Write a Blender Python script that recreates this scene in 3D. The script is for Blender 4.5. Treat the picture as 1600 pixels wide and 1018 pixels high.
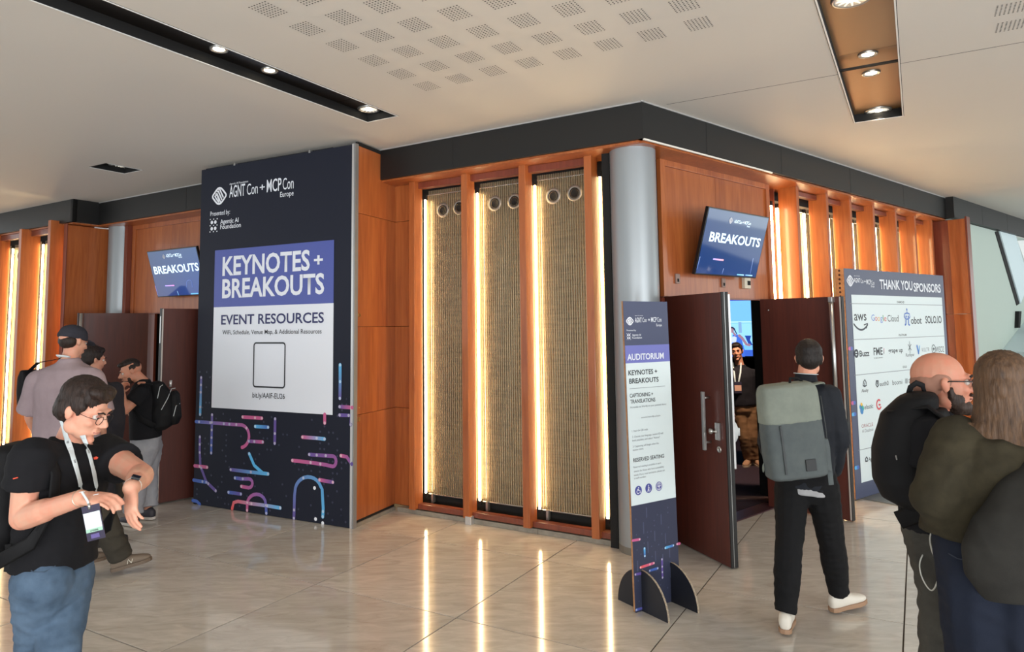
import bpy, bmesh, math, random
from mathutils import Vector, Matrix, noise
import numpy as np
random.seed(7)
SC = bpy.context.scene
COL = SC.collection
for _o in list(bpy.data.objects):
    bpy.data.objects.remove(_o)

# ------------------------------------------------------------------ camera, light, exposure
F, PITCH, ROLL, CX, CY, H = 1087.33, .08485, -.012876, 800., 418., 1.88
cp, sp, cr, sr = math.cos(PITCH), math.sin(PITCH), math.cos(ROLL), math.sin(ROLL)
fw = Vector((0, cp, sp)); up = Vector((0, -sp, cp)); rt = Vector((1, 0, 0))
r2 = rt*cr + up*sr; u2 = up*cr - rt*sr
RM = Matrix((r2, u2, -fw)).transposed()
cam = bpy.data.cameras.new('camera'); co = bpy.data.objects.new('camera', cam); COL.objects.link(co)
co.matrix_world = Matrix.Translation((0, 0, H)) @ RM.to_4x4()
cam.sensor_fit = 'HORIZONTAL'; cam.sensor_width = 36; cam.lens = 36*F/1600
cam.shift_x = 0; cam.shift_y = -(509-CY)/1600
cam.clip_start = .05; cam.clip_end = 200
SC.camera = co
SC.view_settings.view_transform = 'Standard'; SC.view_settings.look = 'None'
SC.view_settings.exposure = 0.35; SC.view_settings.gamma = 1; SC.view_settings.use_curve_mapping = False
W = bpy.data.worlds.new('overcast_daylight'); SC.world = W; W.use_nodes = True
bg = W.node_tree.nodes['Background']; bg.inputs[0].default_value = (.93, .98, 1.0, 1); bg.inputs[1].default_value = 1.25

def area(name, loc, target, sx, sy, power, color):
    l = bpy.data.lights.new(name, 'AREA'); l.shape = 'RECTANGLE'; l.size = sx; l.size_y = sy; l.energy = power; l.color = color
    o = bpy.data.objects.new(name, l); COL.objects.link(o); o.location = loc
    o.rotation_euler = (Vector(target)-Vector(loc)).to_track_quat('-Z', 'Y').to_euler(); return o
# daylight coming in through the glazed front behind and to the right of the photographer
area('window_daylight', (9.5, -5.5, 2.2), (2, 6, 1.2), 9, 3.2, 300, (.93, .98, 1))
# added fill behind the camera that brightens the ceiling, standing in for outside bounce
area('ceiling_fill', (1.5, -5.6, .35), (.5, 7, 3.75), 15, 2.2, 950, (.96, .98, 1))
area('atrium_daylight', (12.4, 8.2, 2.4), (9, 11.5, 2.2), 4, 2.6, 60, (.9, 1, .97))

def vest():  # added fill spot that brightens the man in the doorway; no fixture there
    l = bpy.data.lights.new('doorway_fill', 'SPOT'); l.energy = 200; l.spot_size = 1.3; l.color = (1, .78, .58); l.shadow_soft_size = .08
    o = bpy.data.objects.new('doorway_fill', l); COL.objects.link(o); o.location = (2.95, 8.5, 2.7); o.rotation_euler = (Vector((3.1, 9.5, 1.1))-Vector(o.location)).to_track_quat('-Z', 'Y').to_euler()
vest()
# ------------------------------------------------------------------ reading positions off the picture
def ray(x, y):
    return RM @ Vector(((x-CX)/F, -(y-CY)/F, -1))
def at(x, y, Y):
    d = ray(x, y); t = Y/d.y
    return Vector((d.x*t, Y, H+d.z*t))
def onz(x, y, z=0.):
    d = ray(x, y); t = (z-H)/d.z
    return Vector((d.x*t, d.y*t, z))
def onv(x, y, P, yaw):
    n = Vector((math.cos(yaw), -math.sin(yaw), 0)); d = ray(x, y)
    t = (n.x*P[0]+n.y*P[1])/n.dot(d)
    return Vector((d.x*t, d.y*t, H+d.z*t))

# ------------------------------------------------------------------ frames: A = wall left of the corner, B = wall right of it
ZC, ZS = 3.75, 3.43
CN = Vector((1.104, 5.679, 0))
YA, YB = -1.0265, .8561
aV = Vector((math.sin(YA), math.cos(YA), 0)); aI = Vector((math.cos(YA), -math.sin(YA), 0))
bV = Vector((math.sin(YB), math.cos(YB), 0)); bI = Vector((-math.cos(YB), math.sin(YB), 0))
Z1 = Vector((0, 0, 1))
FA = (CN, aV, aI, Z1); FB = (CN, bV, bI, Z1)
TL = Vector((.5015, .8651, 0)); TM = Vector((.8651, -.5015, 0))
FT = (Vector((0, 0, 0)), TM, TL, Z1)          # floor tiles / ceiling grid: (m, l, z)
FW = (Vector((0, 0, 0)), Vector((1, 0, 0)), Vector((0, 1, 0)), Z1)
def P(fr, s, d, z):
    return fr[0]+fr[1]*s+fr[2]*d+fr[3]*z

# ------------------------------------------------------------------ mesh builder
MWS = {}
class MB:
    def __init__(s): s.v = []; s.f = []; s.c = None
    def add(s, vs, fs):
        n = len(s.v); s.v += [Vector(v) for v in vs]; s.f += [tuple(n+i for i in f) for f in fs]; return s
    def box(s, fr, a0, a1, b0, b1, c0, c1):
        vs = [P(fr, x, y, z) for z in (c0, c1) for (x, y) in ((a0, b0), (a1, b0), (a1, b1), (a0, b1))]
        return s.add(vs, [(0, 3, 2, 1), (4, 5, 6, 7), (0, 1, 5, 4), (1, 2, 6, 5), (2, 3, 7, 6), (3, 0, 4, 7)])
    def prism(s, fr, pts, c0, c1):
        n = len(pts)
        vs = [P(fr, x, y, c0) for x, y in pts]+[P(fr, x, y, c1) for x, y in pts]
        return s.add(vs, [tuple(range(n))[::-1], tuple(range(n, 2*n))]+[(i, (i+1) % n, n+(i+1) % n, n+i) for i in range(n)])
    def tube(s, p, q, r, r2=None, n=12, caps=True):
        p = Vector(p); q = Vector(q); r2 = r if r2 is None else r2
        ax = (q-p).normalized(); e = ax.orthogonal().normalized(); g = ax.cross(e)
        vs = [c+(e*math.cos(2*math.pi*i/n)+g*math.sin(2*math.pi*i/n))*rr for c, rr in ((p, r), (q, r2)) for i in range(n)]
        fs = [(i, (i+1) % n, n+(i+1) % n, n+i) for i in range(n)]
        if caps: fs += [tuple(range(n))[::-1], tuple(range(n, 2*n))]
        return s.add(vs, fs)
    def path(s, pts, r, n=8, flat=None, nrm=None):
        """tube (or flat strap: flat=(half width, half thickness)) through points"""
        pts = [Vector(p) for p in pts]; rings = []; prev = None
        for i, p in enumerate(pts):
            t = (pts[min(i+1, len(pts)-1)]-pts[max(i-1, 0)]).normalized()
            if nrm is not None:
                e = t.cross(Vector(nrm[i] if isinstance(nrm, list) else nrm)); e = e.normalized() if e.length > 1e-5 else t.orthogonal().normalized()
            else:
                e = t.orthogonal().normalized() if prev is None else (prev-t*prev.dot(t)).normalized()
            prev = e; g = t.cross(e).normalized()
            w, h = flat if flat else (r, r)
            rings.append([p+e*(math.cos(2*math.pi*k/n)*w)+g*(math.sin(2*math.pi*k/n)*h) for k in range(n)])
        vs = [v for rr in rings for v in rr]; m = len(rings)
        fs = [(j*n+i, j*n+(i+1) % n, (j+1)*n+(i+1) % n, (j+1)*n+i) for j in range(m-1) for i in range(n)]
        fs += [tuple(range(n))[::-1], tuple(range((m-1)*n, m*n))]
        return s.add(vs, fs)
    def lathe(s, c, ax, prof, n=24):
        c = Vector(c); ax = Vector(ax).normalized(); e = ax.orthogonal().normalized(); g = ax.cross(e); m = len(prof)
        vs = [c+ax*h+(e*math.cos(2*math.pi*i/n)+g*math.sin(2*math.pi*i/n))*r for r, h in prof for i in range(n)]
        fs = [(j*n+i, j*n+(i+1) % n, (j+1)*n+(i+1) % n, (j+1)*n+i) for j in range(m-1) for i in range(n)]
        return s.add(vs, fs)
    def sphere(s, c, r, M=None, nu=14, nv=9):
        c = Vector(c); r = (r, r, r) if isinstance(r, (int, float)) else r; M = M or Matrix.Identity(3)
        vs = []
        for j in range(1, nv):
            th = math.pi*j/nv
            for i in range(nu):
                ph = 2*math.pi*i/nu
                vs.append(c+M@Vector((r[0]*math.sin(th)*math.cos(ph), r[1]*math.sin(th)*math.sin(ph), r[2]*math.cos(th))))
        vs += [c+M@Vector((0, 0, r[2])), c+M@Vector((0, 0, -r[2]))]; t = len(vs)-2
        fs = [(j*nu+i, (j+1)*nu+i, (j+1)*nu+(i+1) % nu, j*nu+(i+1) % nu) for j in range(nv-2) for i in range(nu)]
        fs += [(t, i, (i+1) % nu) for i in range(nu)]+[(t+1, (nv-2)*nu+(i+1) % nu, (nv-2)*nu+i) for i in range(nu)]
        return s.add(vs, fs)
    def cap(s, p, q, r1, r2=None):
        """capsule with different end radii"""
        p = Vector(p); q = Vector(q); r2 = r1 if r2 is None else r2; n = 12
        ax = (q-p); L = ax.length; ax = ax.normalized() if L > 1e-6 else Vector((0, 0, 1)); e = ax.orthogonal().normalized(); g = ax.cross(e)
        prof = [(r1*math.sin(t), -r1*math.cos(t)) for t in (.35, .75, 1.15, math.pi/2)]+[(r2*math.sin(t), L-r2*math.cos(t)) for t in (math.pi/2, 2, 2.4, 2.8)]
        vs = [p+ax*h+(e*math.cos(2*math.pi*i/n)+g*math.sin(2*math.pi*i/n))*r for r, h in prof for i in range(n)]
        m = len(prof)
        fs = [(j*n+i, j*n+(i+1) % n, (j+1)*n+(i+1) % n, (j+1)*n+i) for j in range(m-1) for i in range(n)]
        fs += [tuple(range(n))[::-1], tuple(range((m-1)*n, m*n))]
        return s.add(vs, fs)
    def loft(s, rings, n=20):
        """rings: (centre, side vector, front vector) elliptical sections, closed at both ends"""
        vs = []
        for c, e, g in rings:
            c = Vector(c); e = Vector(e); g = Vector(g)
            for i in range(n):
                t = 2*math.pi*i/n; ct, st = math.cos(t), math.sin(t)
                vs.append(c+e*(math.copysign(abs(ct)**.85, ct))+g*(math.copysign(abs(st)**.85, st)))
        m = len(rings)
        fs = [(j*n+i, j*n+(i+1) % n, (j+1)*n+(i+1) % n, (j+1)*n+i) for j in range(m-1) for i in range(n)]
        fs += [tuple(range(n))[::-1], tuple(range((m-1)*n, m*n))]
        return s.add(vs, fs)
    def build(s, name, mat, parent=None, smooth=False, bevel=0, recalc=True, kind=None, label=None):
        me = bpy.data.meshes.new(name)
        if parent is not None and parent.name in MWS:
            inv = MWS[parent.name].inverted(); vs = [inv@v for v in s.v]
        else: vs = s.v
        me.from_pydata([tuple(v) for v in vs], [], s.f)
        if recalc or bevel:
            bm = bmesh.new(); bm.from_mesh(me)
            if recalc: bmesh.ops.recalc_face_normals(bm, faces=bm.faces)
            if bevel: bmesh.ops.bevel(bm, geom=bm.edges[:], offset=bevel, segments=2, affect='EDGES', profile=.6, clamp_overlap=True)
            bm.to_mesh(me); bm.free()
        if s.c is not None and len(s.c) == len(me.vertices):
            a = me.color_attributes.new('Col', 'FLOAT_COLOR', 'POINT')
            a.data.foreach_set('color', [k for c in s.c for k in (c[0], c[1], c[2], 1.)])
        if smooth: me.polygons.foreach_set('use_smooth', [True]*len(me.polygons))
        if mat is not None: me.materials.append(mat)
        return reg(bpy.data.objects.new(name, me), parent, kind, label)
def reg(o, parent=None, kind=None, label=None):
    COL.objects.link(o)
    if parent is not None:
        o.parent = parent
        if parent.name in MWS: MWS[o.name] = MWS[parent.name]
    if kind: o['kind'] = kind
    if label: o['label'] = label
    return o
def rebase(o, loc):
    """move a world-space top-level mesh's origin to loc"""
    M = Matrix.Translation(loc); o.data.transform(M.inverted()); o.matrix_world = M; MWS[o.name] = M; return o
def thing(name, label, cat, loc=(0, 0, 0), yaw=0, group=None):
    o = bpy.data.objects.new(name, None); COL.objects.link(o); o.empty_display_size = .1
    M = Matrix.Translation(loc)@Matrix.Rotation(yaw, 4, 'Z'); o.matrix_world = M
    o.location = loc; o.rotation_euler = (0, 0, yaw); MWS[o.name] = M
    o['label'] = label; o['category'] = cat
    if group: o['group'] = group
    return o
def struct(o): o['kind'] = 'structure'; return o
def copy_thing(root, loc, yaw, label):
    """a copy of a thing, its parts and their sub-parts"""
    r = root.copy(); COL.objects.link(r); r.location = loc; r.rotation_euler = (0, 0, yaw); r['label'] = label
    MWS[r.name] = Matrix.Translation(loc)@Matrix.Rotation(yaw, 4, 'Z')
    for ch in list(root.children):
        c = ch.copy(); COL.objects.link(c); c.parent = r
        for g in list(ch.children):
            d = g.copy(); COL.objects.link(d); d.parent = c
    return r

# ------------------------------------------------------------------ materials
def srgb(r, g=None, b=None):
    if g is None: r, g, b = r
    f = lambda c: (c/255/12.92) if c/255 <= .04045 else ((c/255+.055)/1.055)**2.4
    return (f(r), f(g), f(b), 1)
MC = {}
def mat(name, col, rough=.5, metal=0., spec=.5, emit=None, es=0., bump=None, coat=0., var=None, alpha=None, sheen=0., attr=False, trans=0.):
    if name in MC: return MC[name]
    m = bpy.data.materials.new(name); m.use_nodes = True; nt = m.node_tree; b = nt.nodes['Principled BSDF']
    b.inputs['Base Color'].default_value = col; b.inputs['Roughness'].default_value = rough; b.inputs['Metallic'].default_value = metal
    b.inputs['Specular IOR Level'].default_value = spec; b.inputs['Coat Weight'].default_value = coat; b.inputs['Coat Roughness'].default_value = .08
    b.inputs['Sheen Weight'].default_value = sheen
    if trans: b.inputs['Transmission Weight'].default_value = trans
    if emit: b.inputs['Emission Color'].default_value = emit; b.inputs['Emission Strength'].default_value = es
    tc = nt.nodes.new('ShaderNodeTexCoord')
    def nz(scale, detail=4, rough_=.6, stretch=(1, 1, 1), coord='Object'):
        mp = nt.nodes.new('ShaderNodeMapping'); mp.inputs['Scale'].default_value = stretch
        nt.links.new(tc.outputs[coord], mp.inputs[0]); n = nt.nodes.new('ShaderNodeTexNoise')
        n.inputs['Scale'].default_value = scale; n.inputs['Detail'].default_value = detail; n.inputs['Roughness'].default_value = rough_
        nt.links.new(mp.outputs[0], n.inputs['Vector']); return n
    if attr:
        at_ = nt.nodes.new('ShaderNodeVertexColor'); at_.layer_name = 'Col'; nt.links.new(at_.outputs[0], b.inputs['Base Color'])
        if emit: nt.links.new(at_.outputs[0], b.inputs['Emission Color'])
    if var:      # (scale, stretch, other colour)
        n = nz(var[0], 5, .65, var[1]); mx = nt.nodes.new('ShaderNodeMix'); mx.data_type = 'RGBA'
        rp = nt.nodes.new('ShaderNodeValToRGB'); rp.color_ramp.elements[0].position = .35; rp.color_ramp.elements[1].position = .68
        nt.links.new(n.outputs[0], rp.inputs[0]); nt.links.new(rp.outputs[0], mx.inputs[0])
        mx.inputs[6].default_value = col; mx.inputs[7].default_value = var[2]; nt.links.new(mx.outputs[2], b.inputs['Base Color'])
    if bump:     # (scale, stretch, strength, distance)
        n = nz(bump[0], 4, .6, bump[1]); bp = nt.nodes.new('ShaderNodeBump'); bp.inputs['Strength'].default_value = bump[2]; bp.inputs['Distance'].default_value = bump[3]
        nt.links.new(n.outputs[0], bp.inputs['Height']); nt.links.new(bp.outputs[0], b.inputs['Normal'])
    MC[name] = m; return m
def woodmat(name, c1, c2, rough=.38, coat=.25):
    if name in MC: return MC[name]
    m = mat(name, c1, rough, coat=coat); nt = m.node_tree; b = nt.nodes['Principled BSDF']
    tc = nt.nodes.new('ShaderNodeTexCoord'); oi = nt.nodes.new('ShaderNodeObjectInfo')
    ad = nt.nodes.new('ShaderNodeVectorMath'); ad.operation = 'ADD'; nt.links.new(tc.outputs['Object'], ad.inputs[0])
    vm = nt.nodes.new('ShaderNodeVectorMath'); vm.operation = 'SCALE'; vm.inputs[0].default_value = (3, 5, 7); nt.links.new(oi.outputs['Random'], vm.inputs['Scale']); nt.links.new(vm.outputs[0], ad.inputs[1])
    mp = nt.nodes.new('ShaderNodeMapping'); mp.inputs['Scale'].default_value = (1, 1, .07); nt.links.new(ad.outputs[0], mp.inputs[0])
    n1 = nt.nodes.new('ShaderNodeTexNoise'); n1.inputs['Scale'].default_value = 28; n1.inputs['Detail'].default_value = 6; n1.inputs['Distortion'].default_value = .8
    n2 = nt.nodes.new('ShaderNodeTexNoise'); n2.inputs['Scale'].default_value = 3.2; n2.inputs['Detail'].default_value = 2
    nt.links.new(mp.outputs[0], n1.inputs['Vector']); nt.links.new(mp.outputs[0], n2.inputs['Vector'])
    mx = nt.nodes.new('ShaderNodeMix'); mx.data_type = 'RGBA'; mx.inputs[6].default_value = c1; mx.inputs[7].default_value = c2
    sm = nt.nodes.new('ShaderNodeMath'); sm.operation = 'MULTIPLY_ADD'; sm.inputs[1].default_value = .6; nt.links.new(n1.outputs[0], sm.inputs[0])
    s2 = nt.nodes.new('ShaderNodeMath'); s2.operation = 'MULTIPLY'; s2.inputs[1].default_value = .5; nt.links.new(n2.outputs[0], s2.inputs[0]); nt.links.new(s2.outputs[0], sm.inputs[2])
    rp = nt.nodes.new('ShaderNodeValToRGB'); rp.color_ramp.elements[0].position = .38; rp.color_ramp.elements[1].position = .72
    nt.links.new(sm.outputs[0], rp.inputs[0]); nt.links.new(rp.outputs[0], mx.inputs[0]); nt.links.new(mx.outputs[2], b.inputs['Base Color'])
    bp = nt.nodes.new('ShaderNodeBump'); bp.inputs['Strength'].default_value = .12; bp.inputs['Distance'].default_value = .002; nt.links.new(n1.outputs[0], bp.inputs['Height']); nt.links.new(bp.outputs[0], b.inputs['Normal'])
    return m
M_wood = woodmat('cherry_veneer', srgb(176, 100, 50), srgb(142, 71, 32))
M_wood_d = woodmat('dark_cherry_veneer', srgb(128, 62, 42), srgb(104, 48, 33), .35, .3)
M_door = woodmat('mahogany_door_veneer', srgb(88, 38, 26), srgb(70, 29, 20), .5, .05)
M_black = mat('black_fascia', srgb(17, 17, 17), .5, spec=.5)
M_void = mat('black_void', srgb(10, 9, 9), .8)
M_rubber = mat('black_seal', srgb(16, 14, 14), .5)
M_ceil = mat('white_plaster_ceiling', srgb(206, 201, 193), .75, bump=(1.1, (1, 1, 1), .25, .03))
M_hole = mat('ceiling_hole_shadow', srgb(38, 34, 30), .9)
M_steel = mat('brushed_steel', srgb(190, 190, 188), .28, metal=.9)
M_col = mat('pale_grey_metal_cladding', srgb(150, 156, 160), .34, metal=.35)
M_alu = mat('aluminium_profile', srgb(205, 205, 205), .35, metal=.7)
M_kerb = mat('grey_stone_kerb', srgb(150, 142, 128), .35, var=(9, (1, 1, 1), srgb(120, 114, 104)))
M_bronze = mat('bronze_trough_lining', srgb(150, 116, 80), .35, metal=.6)
M_navy = mat('navy_print', srgb(21, 25, 40), .6, spec=.3)
M_blue = mat('violet_blue_print', srgb(72, 84, 158), .42)
M_blue2 = mat('lilac_blue_print', srgb(108, 112, 180), .42)
M_whitep = mat('white_print', srgb(222, 226, 234), .42)
M_pale = mat('pale_board_print', srgb(212, 224, 226), .42)
M_inkd = mat('dark_navy_ink', srgb(34, 38, 92), .45)
M_ink = mat('black_ink', srgb(24, 26, 34), .45)
M_grey_ink = mat('grey_ink', srgb(120, 125, 132), .45)
M_navy2 = mat('slate_blue_print', srgb(66, 72, 98), .42)
M_stroke = mat('gradient_stroke_print', (1, 1, 1, 1), .45, attr=True)
M_tube = mat('warm_lamp_tube', (1, .8, .5, 1), .5, emit=(1, .74, .40, 1), es=28.0)
M_bulb = mat('warm_bulb', (1, .9, .7, 1), .5, emit=(1, .86, .62, 1), es=14.0)
M_refl = mat('faceted_reflector', srgb(235, 232, 225), .3, metal=.7, bump=(60, (1, 1, .1), .6, .01))

# floor marble
def marble():
    m = mat('polished_marble', srgb(196, 184, 168), .10, spec=.6); nt = m.node_tree; b = nt.nodes['Principled BSDF']
    geo = nt.nodes.new('ShaderNodeNewGeometry'); oi = nt.nodes.new('ShaderNodeObjectInfo')
    sc = nt.nodes.new('ShaderNodeVectorMath'); sc.operation = 'SCALE'; sc.inputs[0].default_value = (9, 13, 5); nt.links.new(oi.outputs['Random'], sc.inputs['Scale'])
    ad = nt.nodes.new('ShaderNodeVectorMath'); ad.operation = 'ADD'; nt.links.new(geo.outputs['Position'], ad.inputs[0]); nt.links.new(sc.outputs[0], ad.inputs[1])
    mp = nt.nodes.new('ShaderNodeMapping'); mp.inputs['Rotation'].default_value = (0, 0, .15); mp.inputs['Scale'].default_value = (1.5, 5.2, 1); nt.links.new(ad.outputs[0], mp.inputs[0])
    n1 = nt.nodes.new('ShaderNodeTexNoise'); n1.inputs['Scale'].default_value = 2.2; n1.inputs['Detail'].default_value = 9; n1.inputs['Roughness'].default_value = .62; n1.inputs['Distortion'].default_value = 1.1
    n2 = nt.nodes.new('ShaderNodeTexNoise'); n2.inputs['Scale'].default_value = 11; n2.inputs['Detail'].default_value = 8; n2.inputs['Roughness'].default_value = .7; n2.inputs['Distortion'].default_value = .5
    nt.links.new(mp.outputs[0], n1.inputs['Vector']); nt.links.new(mp.outputs[0], n2.inputs['Vector'])
    r1 = nt.nodes.new('ShaderNodeValToRGB'); e = r1.color_ramp.elements
    e[0].position = .3; e[0].color = srgb(184, 176, 165); e[1].position = .7; e[1].color = srgb(212, 206, 197)
    nt.links.new(n1.outputs[0], r1.inputs[0])
    r2_ = nt.nodes.new('ShaderNodeValToRGB'); e = r2_.color_ramp.elements; e[0].position = .655; e[0].color = (0, 0, 0, 1); e[1].position = .72; e[1].color = (.8, .8, .8, 1)
    nt.links.new(n2.outputs[0], r2_.inputs[0])
    mx = nt.nodes.new('ShaderNodeMix'); mx.data_type = 'RGBA'; nt.links.new(r2_.outputs[0], mx.inputs[0]); nt.links.new(r1.outputs[0], mx.inputs[6]); mx.inputs[7].default_value = srgb(132, 117, 102)
    tn = nt.nodes.new('ShaderNodeMix'); tn.data_type = 'RGBA'; tn.blend_type = 'MULTIPLY'; tn.inputs[0].default_value = 1
    mr = nt.nodes.new('ShaderNodeMapRange'); mr.inputs[3].default_value = .9; mr.inputs[4].default_value = 1.03; nt.links.new(oi.outputs['Random'], mr.inputs[0])
    nt.links.new(mx.outputs[2], tn.inputs[6]); nt.links.new(mr.outputs[0], tn.inputs[7]); nt.links.new(tn.outputs[2], b.inputs['Base Color'])
    return m
M_marble = marble()
M_grout = mat('dark_joint', srgb(62, 52, 44), .8)
M_carpet = mat('purple_carpet', srgb(52, 30, 46), .95, var=(60, (1, 1, 1), srgb(34, 20, 30)))
M_dark = mat('dark_auditorium_wall', srgb(26, 20, 24), .85)
M_white = mat('white_wall_paint', srgb(178, 192, 184), .7)
M_cardboard = mat('brown_honeycomb_board', srgb(176, 130, 88), .85, var=(30, (1, 1, 1), srgb(150, 104, 66)))
# fine metal mesh of the fluted grilles
def grille():
    return mat('woven_brass_mesh', srgb(132, 116, 90), .45, metal=.4, var=(40, (.12, .12, 2.2), srgb(84, 72, 56)), bump=(60, (.1, .1, 3), .3, .002))
M_wire = mat('bright_wire', srgb(205, 190, 160), .3, metal=.8)
M_grille = grille()

# ------------------------------------------------------------------ setting: floor
fl_ = MB().prism(FW, [(-11, -4), (12, -4), (16, 16), (-13, 15)], -.12, -.006).build('floor', M_grout); struct(fl_)
Nm0, Nl0, TS = -.174, 5.135, 1.2625
tile_me = None
for i in range(-9, 11):
    for j in range(-9, 7):
        m0 = Nm0+i*TS; l0 = Nl0+j*TS; c = P(FT, m0+TS/2, l0+TS/2, 0)
        q = c-CN
        if c.y < -3 or abs(c.x) > c.y*.95+4.5 or c.length > 15: continue
        if q.dot(aI) > 1.4 and q.dot(bI) > .9: continue      # under the auditorium
        if tile_me is None:
            t = MB().box(FT, -TS/2+.0045, TS/2-.0045, -TS/2+.0045, TS/2-.0045, -.03, 0).build('tile', M_marble, fl_, bevel=.0008); tile_me = t.data
        else:
            t = bpy.data.objects.new('tile', tile_me); COL.objects.link(t); t.parent = fl_
        t.location = c
# ------------------------------------------------------------------ setting: ceiling with two lamp troughs and a small square box
T1 = (-4.222, -3.878, -6., 4.70); T2 = (-.409, -.018, -6., 7.16); T3 = (-8.035, -7.69, 4.33, 4.727)
ms = sorted({-14, T1[0], T1[1], T2[0], T2[1], T3[0], T3[1], -1.75, 24}); ls = sorted({-8, -6, 4.70, 7.16, 4.33, 4.727, 5.677, 5.685, 26})
cb = MB()
for a0, a1 in zip(ms, ms[1:]):
    for b0, b1 in zip(ls, ls[1:]):
        mc, lc = (a0+a1)/2, (b0+b1)/2
        if any(t[0] < mc < t[1] and t[2] < lc < t[3] for t in (T1, T2, T3)): continue
        if 5.677 < lc < 5.685 and mc > -1.75: continue
        cb.add([P(FT, a0, b0, ZC), P(FT, a0, b1, ZC), P(FT, a1, b1, ZC), P(FT, a1, b0, ZC)], [(0, 1, 2, 3)])
ceil = struct(cb.build('ceiling', M_ceil, recalc=False))
MB().box(FT, -14, 14, -8, 14, ZC+.3, ZC+.34).build('roof_void_board', M_void, ceil)
MB().box(FT, -1.75, 14, 5.66, 5.70, ZC+.02, ZC+.03).build('joint_backing', M_void, ceil)
TD = .075
for k, (t, lin) in enumerate(((T1, M_bronze), (T2, M_bronze), (T3, M_bronze))):
    w = MB(); e = .012
    w.box(FT, t[0]-e, t[0], t[2], t[3]+e, ZC-.001, ZC+TD+.03).box(FT, t[1], t[1]+e, t[2], t[3]+e, ZC-.001, ZC+TD+.03)
    w.box(FT, t[0], t[1], t[3], t[3]+e, ZC-.001, ZC+TD+.03)
    if k == 2: w.box(FT, t[0], t[1], t[2]-e, t[2], ZC-.001, ZC+TD+.03)
    w.build('trough_side', M_void, ceil)
    # lining sheets, end to end
    cuts = [t[2], -3.2, -.6, 1.9, 4.31, t[3]] if k == 0 else ([t[2], -3, 0, 2.6, 5.49, t[3]] if k == 1 else [t[2], t[3]])
    for c0, c1 in zip(cuts, cuts[1:]):
        MB().box(FT, t[0], t[1], c0+.002, c1-.002, ZC+TD, ZC+TD+.01).build('trough_lining', mat('dark_trough_lining', srgb(26, 22, 20), .3, metal=.3) if k != 1 else lin, ceil)
    # thin white lip round the opening
    lp = MB(); g = .008
    lp.box(FT, t[0]-g, t[0]+.002, t[2], t[3]+g, ZC-.004, ZC).box(FT, t[1]-.002, t[1]+g, t[2], t[3]+g, ZC-.004, ZC).box(FT, t[0], t[1], t[3], t[3]+g, ZC-.004, ZC)
    lp.build('trough_lip', mat('white_lip', srgb(225, 225, 222), .5), ceil)
# acoustic perforations: square groups of drilled holes
hb = MB()
gl = -.642*.5015+5.261*.8651; gm = -.642*.8651-5.261*.5015
def perf(m, l, na=7, nb=8):
    for i in range(na):
        for j in range(nb):
            x = m+(i-(na-1)/2)*.0225; y = l+(j-(nb-1)/2)*.0225
            if P(FT, x, y, 0).y < 3.3: continue
            c = P(FT, x, y, ZC-.0012); r = .0056
            hb.add([c+TM*(r*math.cos(k*math.pi/3))+TL*(r*math.sin(k*math.pi/3)) for k in range(6)], [tuple(range(6))])
for i in range(8):
    for j in range(8):
        perf(gm+i*.3015, gl-j*.3065)
q0 = onz(1575, 12, ZC); q1 = onz(1585, 38, ZC)
for (x, y) in ((1578, 13), (1578, 40), (1640, 5), (1640, 30)):
    q = onz(x, y, ZC); perf(q.dot(TM), q.dot(TL))
hb.build('perforation', M_hole, ceil, recalc=False, kind='stuff')

# ------------------------------------------------------------------ ceiling lamps
def lamp(px, py, r, big, lit, label, tilt=0):
    q = onz(px, py, ZC+TD)
    t = thing('ceiling_downlight', label, 'ceiling light', (q.x, q.y, ZC+TD), 0, None)
    c = Vector((q.x, q.y, ZC+TD)); dn = Vector((0, 0, -1))
    MB().lathe(c, dn, [(r*.8, 0), (r*.84, .01), (r, .012), (r*1.04, .004), (r*1.04, -.002)], 28).build('trim_ring', M_steel, t, True)
    if big:
        MB().lathe(c, dn, [(r*.12, .001), (r*.45, .003), (r*.7, .006), (r*.84, .010)], 28).build('reflector', M_refl, t, True)
        for k_ in range(12): MB().box((c, Vector((math.cos(k_*.5236), math.sin(k_*.5236), 0)), Vector((-math.sin(k_*.5236), math.cos(k_*.5236), 0)), dn), r*.36, r*.8, -r*.05, r*.05, .0045, .0085).build('facet', mat('bright_facet', srgb(235, 232, 222), .3, metal=.3, emit=(1, .93, .8, 1), es=.5+0), t)
        MB().sphere(c+Vector((0, 0, -.004)), (r*.3, r*.3, r*.1)).build('bulb', M_bulb if lit else mat('frosted_bulb', srgb(230, 230, 225), .4, emit=(1, .95, .85, 1), es=9), t, True)
    else:
        MB().lathe(c, dn, [(r*.55, .002), (r*.84, .009)], 24).build('reflector', M_refl, t, True)
        MB().lathe(c, dn, [(0.001, .004), (r*.62, .006)], 24).build('bulb', M_bulb, t, True)
    if lit:
        l = bpy.data.lights.new('lamp_beam', 'SPOT'); l.energy = 22; l.spot_size = 1.5; l.spot_blend = .6; l.color = (1, .83, .62); l.shadow_soft_size = .05
        o = bpy.data.objects.new('lamp_beam', l); COL.objects.link(o); o.parent = t; o.location = (0, 0, -.03)
lamp(342, 76, .06, 0, 1, 'small lit round downlight in the long black ceiling trough, farther from its end')
lamp(421, 109, .06, 0, 1, 'small lit round downlight in the long black ceiling trough, middle one of three')
lamp(576, 170, .095, 1, 1, 'large round reflector downlight at the end of the long black ceiling trough')
lamp(1356, 84, .065, 0, 1, 'upper of two small lit downlights side by side in the bronze ceiling trough')
lamp(1361, 113.5, .065, 0, 1, 'lower of two small lit downlights side by side in the bronze ceiling trough')
lamp(1372, 172, .11, 1, 1, 'large reflector downlight at the near dark end of the bronze ceiling trough')
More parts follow.
